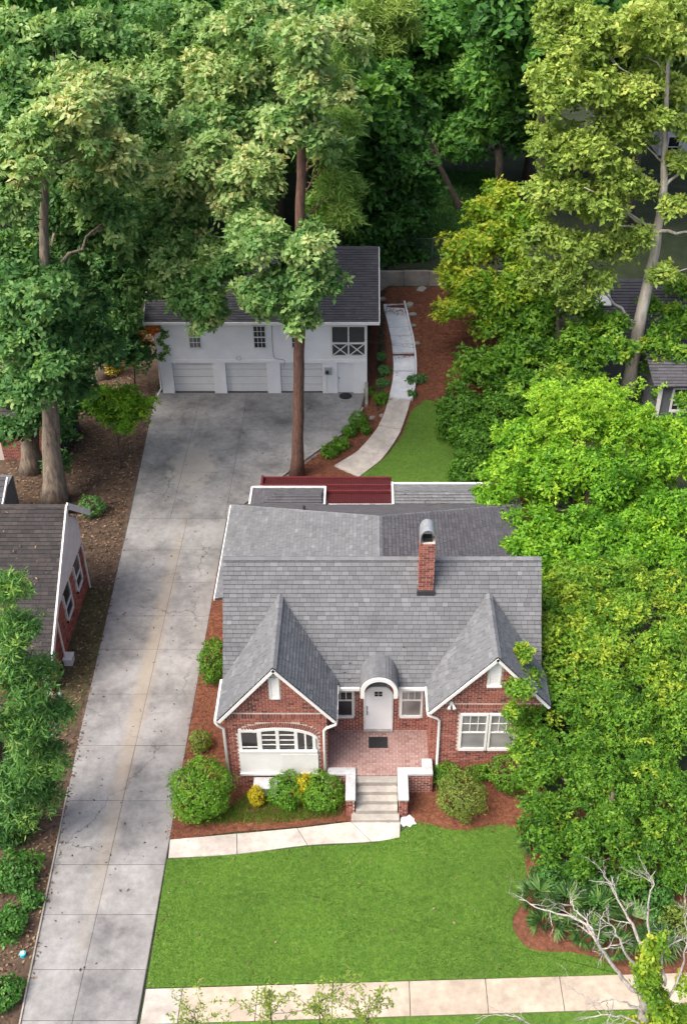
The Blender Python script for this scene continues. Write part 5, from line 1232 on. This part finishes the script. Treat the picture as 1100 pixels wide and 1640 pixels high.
# woodland filling the background: three trees built once, then placed one by one
def wood_proto(seed, leafm, h_, r_, label):
    rnd = random.Random(seed); cl_ = []
    for k in range(13):
        a = rnd.uniform(0, 6.28); t = rnd.random(); zz = h_ * (.38 + .55 * t); rad = r_ * (1.05 - .75 * abs(t - .35)) * rnd.uniform(.35, .95)
        cl_.append((Vector((math.cos(a) * rad, math.sin(a) * rad, zz)), r_ * rnd.uniform(.34, .5), rnd.uniform(.3, .65)))
    return tree('woodland_tree', label, [(0, 0, 0, .35), (0, 0, h_ * .4, .26), (.3, 0, h_ * .9, .06)], cl_, leafm, M['bark_dark'], .46, 1.7, 6, seed, 'woodland trees far behind the houses', limbs=5)
lw = ['mid-green tree in the dense woodland at the top of the picture', 'dark green tree in the dense woodland at the top of the picture', 'olive green tree in the dense woodland at the top of the picture']
protos = [wood_proto(101, G['maple'], 17, 5.2, lw[0]), wood_proto(102, G['dark'], 19, 5.6, lw[1]), wood_proto(103, G['oak'], 20, 6.0, lw[2])]
rnd = random.Random(9); spots = []
rows = ((66.5, -27, -3, 6, 'row just behind the garage'), (75, -33, -3, 6.5, 'second row behind the garage'), (84, -36, 0, 7, 'third row behind the garage'), (70, 13, 19, 6, 'row right behind the sycamore'), (80, 12, 20, 7, 'second row behind the sycamore'), (90, 18, 34, 8, 'row behind the far pale house'), (95, -38, 4, 7.5, 'fourth row behind the garage'), (104, -40, 38, 8.5, 'middle row of the far woods'), (122, -44, 2, 9, 'row left of the distant house'), (136, -46, 46, 9.5, 'row behind the distant house'), (155, -52, 52, 10, 'last but one row of woods'), (178, -58, 58, 11, 'farthest row of woods'))
nth = ['first', 'second', 'third', 'fourth', 'fifth', 'sixth', 'seventh', 'eighth', 'ninth', 'tenth', 'eleventh', 'twelfth', 'thirteenth']
kinds = ['mid-green', 'dark green', 'olive green']
k = 0; used = set()
for Y, x0, x1, st_, rown in rows:
    x = x0; j = 0
    while x <= x1:
        px_, py_ = x + rnd.uniform(-1.5, 1.5), Y + rnd.uniform(-2.5, 2.5); x += st_
        if 4 < px_ < 22 and 96 < py_ < 119: continue
        t = k % 3; k += 1; sc_ = rnd.uniform(.85, 1.2) * (1.1 if Y > 120 else 1); rz = rnd.uniform(0, 6.28)
        lab = kinds[t] + ' woodland tree, ' + nth[j] + ' from left in the ' + rown; j += 1
        loc = (px_, py_, hgt(px_, py_))
        if t not in used: used.add(t); protos[t].location = loc; protos[t].rotation_euler.z = rz; protos[t].scale = (sc_,) * 3; protos[t]['label'] = lab
        else: copy_tree(protos[t], loc, rz, sc_, lab)

# ================================================================== SHRUBS AND BEDS
def ground_shrub(name, label, px, py, rpx, asp, leafm, leaf, dens, seed, tint=.5, group=None, lump=.1, ry=1.0, per=4):
    """px,py = centre of the shrub in the photograph; it stands on the ground"""
    z = .5; 
    for _ in range(8):
        p = P(px, py, z + 0.0); r = rpx * depth(p) / FPX; z = hgt(p.x, p.y) + r * asp
    return shrub(name, label, (p.x, p.y, hgt(p.x, p.y)), (r, r * ry, r * asp), leafm, leaf, dens, per, seed, tint, group, lump)
ground_shrub('round_shrub', 'large round glossy shrub beside the driveway corner of the house', 321, 1264, 49, .95, G['box'], .075, 110, 51, .55, lump=.13)
ground_shrub('clipped_shrub', 'rounded clipped shrub left of the golden stripe under the window', 460, 1264, 30, .92, G['box'], .06, 130, 52, .4, lump=.13)
ground_shrub('clipped_shrub', 'boxy clipped shrub between golden stripe and the front steps', 516, 1265, 36, .78, G['box'], .06, 130, 53, .5, lump=.13)
ground_shrub('golden_shrub', 'narrow golden shrub between the two clipped shrubs', 487, 1262, 16, 1.7, G['yellow'], .06, 130, 54, .5, lump=.12)
ground_shrub('golden_shrub', 'slim golden shrub left of the pale utility box', 411, 1275, 12, 1.7, G['yellow'], .06, 130, 55, .45, lump=.12)
ground_shrub('egg_shrub', 'egg-shaped olive shrub in front of the right gable', 739, 1272, 40, .92, G['olive'], .05, 150, 56, .5, lump=.13)
ground_shrub('clipped_shrub', 'dark clipped shrub against the brick right of the porch', 714, 1238, 21, 1.0, G['box'], .06, 130, 57, .35, lump=.07)
ground_shrub('clipped_shrub', 'low dark shrub under the double window', 763, 1232, 20, .8, G['box'], .06, 130, 58, .4, lump=.08)
ground_shrub('soft_shrub', 'soft green shrub right of the double window', 815, 1235, 38, .8, G['mid'], .07, 90, 59, .45, lump=.14)
ground_shrub('small_shrub', 'small loose shrub between driveway and left gable', 321, 1186, 17, 1.0, G['olive'], .07, 80, 60, .55, lump=.16)
ground_shrub('side_shrub', 'dark shrub along the left side wall of the house', 342, 1058, 23, 1.2, G['mid'], .09, 70, 61, .35, lump=.16, ry=1.8)
ground_shrub('litter_shrub', 'small round shrub in leaf litter behind the brown-roofed house', 147, 810, 20, .8, G['oak_blue'], .1, 50, 62, .5, lump=.12)
ground_shrub('topiary_shrub', 'largest clipped ball shrub at the edge of the garage apron', 574, 673, 15, 1.0, G['box'], .07, 90, 63, .35, 'ball shrubs by the garage apron', .05)
ground_shrub('topiary_shrub', 'left clipped ball shrub at the edge of the garage apron', 559, 690, 11, .9, G['box'], .07, 90, 64, .35, 'ball shrubs by the garage apron', .05)
ground_shrub('topiary_shrub', 'smallest clipped ball shrub nearest the back path', 586, 688, 8, 1.0, G['box'], .07, 90, 65, .35, 'ball shrubs by the garage apron', .05)
for k, (px, py, r, lb_) in enumerate([(528, 722, 14, 'leafy plant at the front tip of the pine bed'), (545, 710, 13, 'leafy plant in the middle of the pine bed edge'), (594, 628, 9, 'small plant by the wing wall of the garage'), (610, 638, 12, 'spreading plant at the foot of the pale path'), (614, 612, 9, 'low plant left of the pale path, lower'), (616, 592, 9, 'low plant left of the pale path, middle'), (612, 570, 8, 'low plant left of the pale path, upper'), (662, 608, 9, 'dark plant right of the pale path, left one'), (675, 606, 8, 'dark plant right of the pale path, right one'), (660, 630, 7, 'tiny plant right of the pale path foot')]):
    ground_shrub('border_plant', lb_, px, py, r, .6, G['oak_blue' if k > 3 else 'mid'], .12, 45, 70 + k, .45, 'border plants in the back mulch', .25)
for k, (px, py, r, lb_) in enumerate([(25, 1395, 36, 'dark ivy mound under the cedar'), (12, 1480, 30, 'dark leafy mound left of the driveway'), (5, 1590, 28, 'dark leafy mound in the bottom left corner'), (50, 1440, 17, 'small ivy mound beside the driveway edging')]):
    ground_shrub('ivy_mound', lb_, px, py, r, .5, G['dark'], .11, 60, 90 + k, .45, 'ivy mounds left of the driveway', .25)
for k, (px, py, r, lb_) in enumerate([(885, 1405, 34, 'dark green undergrowth below the right tree, nearest the lawn'), (960, 1420, 38, 'dark green undergrowth below the right tree, middle'), (1040, 1430, 38, 'dark green undergrowth below the right tree, right'), (1090, 1480, 34, 'yellowish shrub at the right edge behind the dead branches')]):
    ground_shrub('undergrowth', lb_, px, py, r, .6, G['dark' if k < 3 else 'olive'], .1, 70, 95 + k, .4, 'undergrowth beside the front lawn', .25)
def palmetto(px, py, r, seed, label):
    rnd = random.Random(seed); p = gp_(px, py); rr = 1.25 * r * depth(p) / FPX
    root = thing('palmetto', label, 'plant', p, 'palmettos beside the front lawn')
    MB().tube([p, p + Vector((0, 0, .25))], [.08, .05], 7).build('stem', M['bark_dark'], root)
    for f in range(11):
        a = f * 2.4 + rnd.random(); el = rnd.uniform(.35, 1.2); d = Vector((math.cos(a) * math.cos(el), math.sin(a) * math.cos(el), math.sin(el)))
        hub = p + Vector((0, 0, .2)) + d * rr * .45; mb = MB(); sd_ = d.cross(Vector((0, 0, 1))).normalized(); up_ = sd_.cross(d).normalized()
        mb.tube([p + Vector((0, 0, .15)), hub], .012, 4, tint=.3)
        for b_ in range(13):
            t = (b_ - 6) / 6 * 1.35; e = (d * math.cos(t) + sd_ * math.sin(t) - up_ * .1 * abs(t)).normalized(); L = rr * rnd.uniform(.55, .75)
            w_ = e.cross(up_).normalized() * .035; tip = hub + e * L + Vector((0, 0, -.12 * L)); mid_ = hub + e * L * .5 + Vector((0, 0, .02))
            mb.poly([hub, mid_ + w_, tip, mid_ - w_], rnd.random())
        mb.build('frond', G['palm'], root)
for k, (px, py, r, lb_) in enumerate([(862, 1362, 34, 'palmetto fan farthest back beside the lawn'), (858, 1452, 36, 'palmetto fan at the lawn edge behind the dead branch tips'), (900, 1462, 40, 'second palmetto fan from the lawn'), (948, 1470, 40, 'third palmetto fan from the lawn'), (1010, 1500, 44, 'fourth palmetto fan, behind the pale dead limbs'), (905, 1420, 30, 'shaded palmetto fan under the right tree'), (1050, 1520, 36, 'palmetto fan nearest the ivy-clad trunk'), (872, 1490, 30, 'foremost palmetto fan above the mulch edge'), (935, 1500, 32, 'palmetto fan behind the forked dead limb'), (980, 1525, 30, 'palmetto fan just above the sidewalk end')]):
    palmetto(px, py, r, 200 + k, lb_)

# ------------------------------------------------------------------ bare dead tree with ivy, rising from the verge towards the camera
dt = thing('dead_tree', 'bleached leafless tree with ivy-clad trunk at the bottom right corner', 'tree', (6.9, 12.9, 0))
MB().tube([(6.9, 12.9, -.1), (6.8, 13.0, 3), (6.6, 13.2, 6), (6.45, 13.4, 8.2), (6.3, 13.5, 9.2)], [.26, .2, .16, .11, .06], 10).build('trunk', M['bark_dead'], dt, smooth=True)
def branch(px_list, r0, seed, parent=dt, twigs=9, spread=1.0):
    rnd = random.Random(seed); pts = curve([PY(*q_) for q_ in px_list], 5); n = len(pts); mb = MB(); r0 *= .68
    pts = [p + Vector((rnd.gauss(0, .02), rnd.gauss(0, .02), rnd.gauss(0, .02))) for p in pts]
    mb.tube(pts, [r0 * (1 - .85 * i / (n - 1)) for i in range(n)], 7)
    def tw(a, d, L, r, lvl):
        e = a + d * L; w1 = wiggle(rnd, a, e, 4, .08); mb.tube(w1, [r * (1 - .7 * i / 4) for i in range(5)], 5)
        if lvl:
            for _ in range(3):
                d2 = (d + Vector((rnd.gauss(0, .55), rnd.gauss(0, .5), rnd.gauss(0, .4)))).normalized(); tw(w1[rnd.randint(1, 4)], d2, L * rnd.uniform(.4, .7), r * .5, lvl - 1)
    for k in range(twigs):
        i = rnd.randint(n // 3, n - 2); d = (pts[i + 1] - pts[i]).normalized()
        d = (d + Vector((rnd.gauss(0, .7), rnd.gauss(0, .6), rnd.gauss(0, .4))) * spread).normalized()
        tw(pts[i], d, rnd.uniform(.25, .6), r0 * (1 - .8 * i / n) * .45 + .004, 2)
    mb.build('limb', M['bark_dead'], parent, smooth=True)
branch([(1020, 1590, 13.3), (990, 1560, 13.5), (955, 1510, 13.8), (930, 1475, 14.2), (880, 1460, 14.6), (830, 1440, 15)], .085, 1, twigs=12)
branch([(955, 1510, 13.8), (945, 1480, 14.1), (920, 1455, 14.4), (915, 1440, 14.6)], .05, 2, twigs=4)
branch([(1035, 1570, 13.3), (1005, 1530, 13.4), (985, 1490, 13.6), (975, 1480, 13.7)], .06, 3, twigs=4)
branch([(1040, 1540, 13.4), (1010, 1480, 13.8), (985, 1430, 14.2), (980, 1405, 14.4)], .065, 4, twigs=6)
branch([(1038, 1520, 13.5), (1038, 1460, 13.8), (1042, 1420, 14), (1048, 1395, 14.2)], .05, 5, twigs=4)
branch([(1030, 1620, 13.1), (985, 1600, 13.2), (955, 1605, 13.4), (905, 1575, 13.7)], .045, 6, twigs=6)
branch([(1040, 1650, 13.0), (985, 1625, 13.1), (930, 1632, 13.3)], .045, 7, twigs=6)
branch([(1070, 1600, 13.2), (1095, 1540, 13.5), (1098, 1480, 13.8), (1095, 1440, 14)], .05, 8, twigs=7)
branch([(1065, 1580, 13.2), (1060, 1530, 13.4), (1080, 1510, 13.6), (1105, 1500, 13.8)], .045, 9, twigs=5)
branch([(900, 1690, 12.9), (850, 1640, 13.1), (800, 1625, 13.3), (760, 1630, 13.4)], .035, 10, twigs=5)
rng = np.random.default_rng(8)
ivc = []
for t in np.linspace(0, 1, 14): ivc.append((PY(1045 + 14 * math.sin(t * 7), 1650 - 140 * t, 13.2 + .2 * t), .42 * (1.15 - .5 * t), .6 + .15 * math.sin(t * 9)))
ivc += [(PY(1085, 1630, 13.2), .4, .6), (PY(1020, 1640, 13.2), .35, .65), (PY(1092, 1575, 13.3), .25, .75)]
C, N, T = clump_sprays(rng, ivc, 70, npuff=8); V = leaves_from(rng, C, N, .075, 4, .7); quads_obj('ivy', V, np.repeat(T, 4), G['yellowgreen'], dt)
for k, (px, Y, hp, lb_) in enumerate([(430, 13.3, 1580, 'thin leafy sapling top at the bottom edge, left of its pair'), (510, 13.1, 1585, 'thin leafy sapling top at the bottom edge, right of its pair'), (590, 13.0, 1600, 'wispy low sapling top at the bottom edge toward the middle'), (310, 13.6, 1612, 'faint wispy sapling top at the start of the sidewalk')]):
    b_ = PY(px, hp, Y); root = thing('sapling', lb_, 'sapling', (b_.x, Y - .3, 0), 'sapling tops along the verge'); rnd = random.Random(k); mb = MB(); C = []; N = []
    base = Vector((b_.x, Y - .3, -.1)); mb.tube([base, base.lerp(b_, .6), b_ - Vector((0, 0, .3))], [.05, .03, .012], 6)
    for j in range(16):
        s_ = base.lerp(b_, rnd.uniform(.78, .97)); e = b_ + Vector((rnd.gauss(0, .55), rnd.gauss(0, .3), rnd.gauss(-.3, .45))); w1 = wiggle(rnd, s_, e, 6, .06); mb.tube(w1, [.008 - .001 * i for i in range(7)], 4)
        for w_ in w1[2:]:
            for _ in range(4): C.append(w_ + Vector((rnd.gauss(0, .05), rnd.gauss(0, .05), rnd.gauss(0, .05)))); N.append(Vector((0, 0, 1)))
    mb.build('stem', M['bark_dark'], root); rng = np.random.default_rng(k)
    quads_obj('leaves', leaves_from(rng, np.array(C), np.array(N), .085, 2, .4), rng.uniform(.4, .95, len(C) * 2), G['olive'], root)

# ================================================================== GROUND COVER (nobody could count it)
def stuff(o, label, cat): return tag(o, label, cat)
stuff(scatter('lawn_grass', [lawn], 90000, G['grass'], .065, 1, patch=.3, upright=True, lift=.01, aspect=.28, tint=(.5, .24), lean=.8), 'bright green mown grass of the front lawn', 'grass')
stuff(scatter('verge_grass_blades', [verge], 26000, G['grass'], .06, 2, patch=.3, upright=True, lift=.01, aspect=.28, tint=(.45, .22), lean=.7), 'green grass of the verge below the sidewalk', 'grass')
stuff(scatter('back_grass', [back_lawn], 36000, G['grass'], .07, 3, patch=.3, upright=True, lift=.01, aspect=.3, tint=(.6, .22), lean=.7), 'green grass of the small back lawn', 'grass')
hb = [(-4.9, 25.5), (-4.9, 40), (6.3, 40), (6.3, 26), (2.4, 26), (2.4, 25.2), (-1.4, 25.2)]
stuff(scatter('pine_straw', [bed], 16000, G['straw'], .13, 4, lift=.02, aspect=.18, avoid=[hb]), 'red-brown pine straw on the front beds', 'mulch')
stuff(scatter('back_straw', [pine_bed], 26000, G['straw'], .15, 5, lift=.03, aspect=.2, avoid=[back_lawn]), 'red-brown pine straw on the back slope', 'mulch')
stuff(scatter('leaf_litter', [[(-19, 38.2), (-11.7, 38.2), (-12.3, 56), (-19, 60)], [(-12.4, 27.5), (-11.3, 27.5), (-11.6, 38), (-12.4, 38)], [(-14, 15), (-10.5, 15), (-11.1, 28), (-14, 28)]], 11000, G['litter'], .13, 6, lift=.02, aspect=.55, tint=(.5, .3)), 'brown fallen leaves on the soil left of the driveway', 'leaf litter')
stuff(scatter('driveway_leaves', [[(-10.4, 18), (-6.9, 18), (-6.9, 42), (-5, 46), (-1, 51), (-.3, 54), (-12, 54), (-11.4, 40)]], 300, G['litter'], .10, 7, lift=.03, aspect=.5, tint=(.2, .2)), 'scattered dark leaves on the concrete driveway', 'leaf litter')
gc = [(-5.9, 23.9), (-3.2, 23.95), (-.9, 24.2), (-.9, 24.6), (-3.5, 24.9), (-4.3, 25.2), (-5.0, 24.5)]
stuff(scatter('groundcover', [gc], 5200, G['mid'], .16, 9, upright=True, lift=.01, aspect=.16, tint=(.4, .2), lean=.9), 'dark strappy groundcover in the bed along the front walk', 'groundcover')
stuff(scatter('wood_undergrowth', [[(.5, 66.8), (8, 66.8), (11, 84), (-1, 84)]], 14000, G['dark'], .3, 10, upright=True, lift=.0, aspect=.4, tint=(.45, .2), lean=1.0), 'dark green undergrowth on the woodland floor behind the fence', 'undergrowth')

def roof_litter(name, corners, n, seed, label):
    rng = np.random.default_rng(seed); a, b_, d = (np.array(c) for c in corners); u, v = b_ - a, d - a; nn = unit(np.cross(u, v)); nn = nn * np.sign(nn[2])
    C = a + rng.uniform(0, 1, (n, 1)) * u + rng.uniform(0, 1, (n, 1)) ** 1.8 * v + nn * .035
    V = leaves_from(rng, C, np.tile(nn, (n, 1)), .11, 1, .4)
    return tag(quads_obj(name, V, rng.uniform(.3, 1, n), G['litter'], None, 'stuff'), label, 'leaf litter')
roof_litter('roof_leaves', [(-16, 29.9, 2.5), (-12.4, 29.9, 2.5), (-16, 34.6, 5.85)], 70, 1, 'dry leaves scattered on the neighbour brown roof')
roof_litter('eave_leaves', [(-1.0, 27.2, 3.68), (2.2, 27.2, 3.68), (-1.0, 28.2, 5.07)], 30, 2, 'dry leaves above the front door eave')
roof_litter('annex_leaves', [(1.4, 38.25, 3.26), (4.6, 38.25, 3.26), (1.4, 39.2, 3.6)], 60, 3, 'dry leaves in the valley of the rear annex roof')
stuff(scatter('lawn_leaves', [lawn], 90, G['litter'], .10, 21, lift=.05, aspect=.5, tint=(.6, .3)), 'few dry leaves lying on the front lawn', 'leaf litter')
stuff(scatter('edge_leaves', [[(-10.55, 18), (-10.2, 18), (-10.95, 30), (-11.5, 41), (-11.75, 41), (-11.3, 30)]], 420, G['litter'], .11, 22, lift=.035, aspect=.5, tint=(.45, .3)), 'brown leaves gathered along the left driveway edge', 'leaf litter')
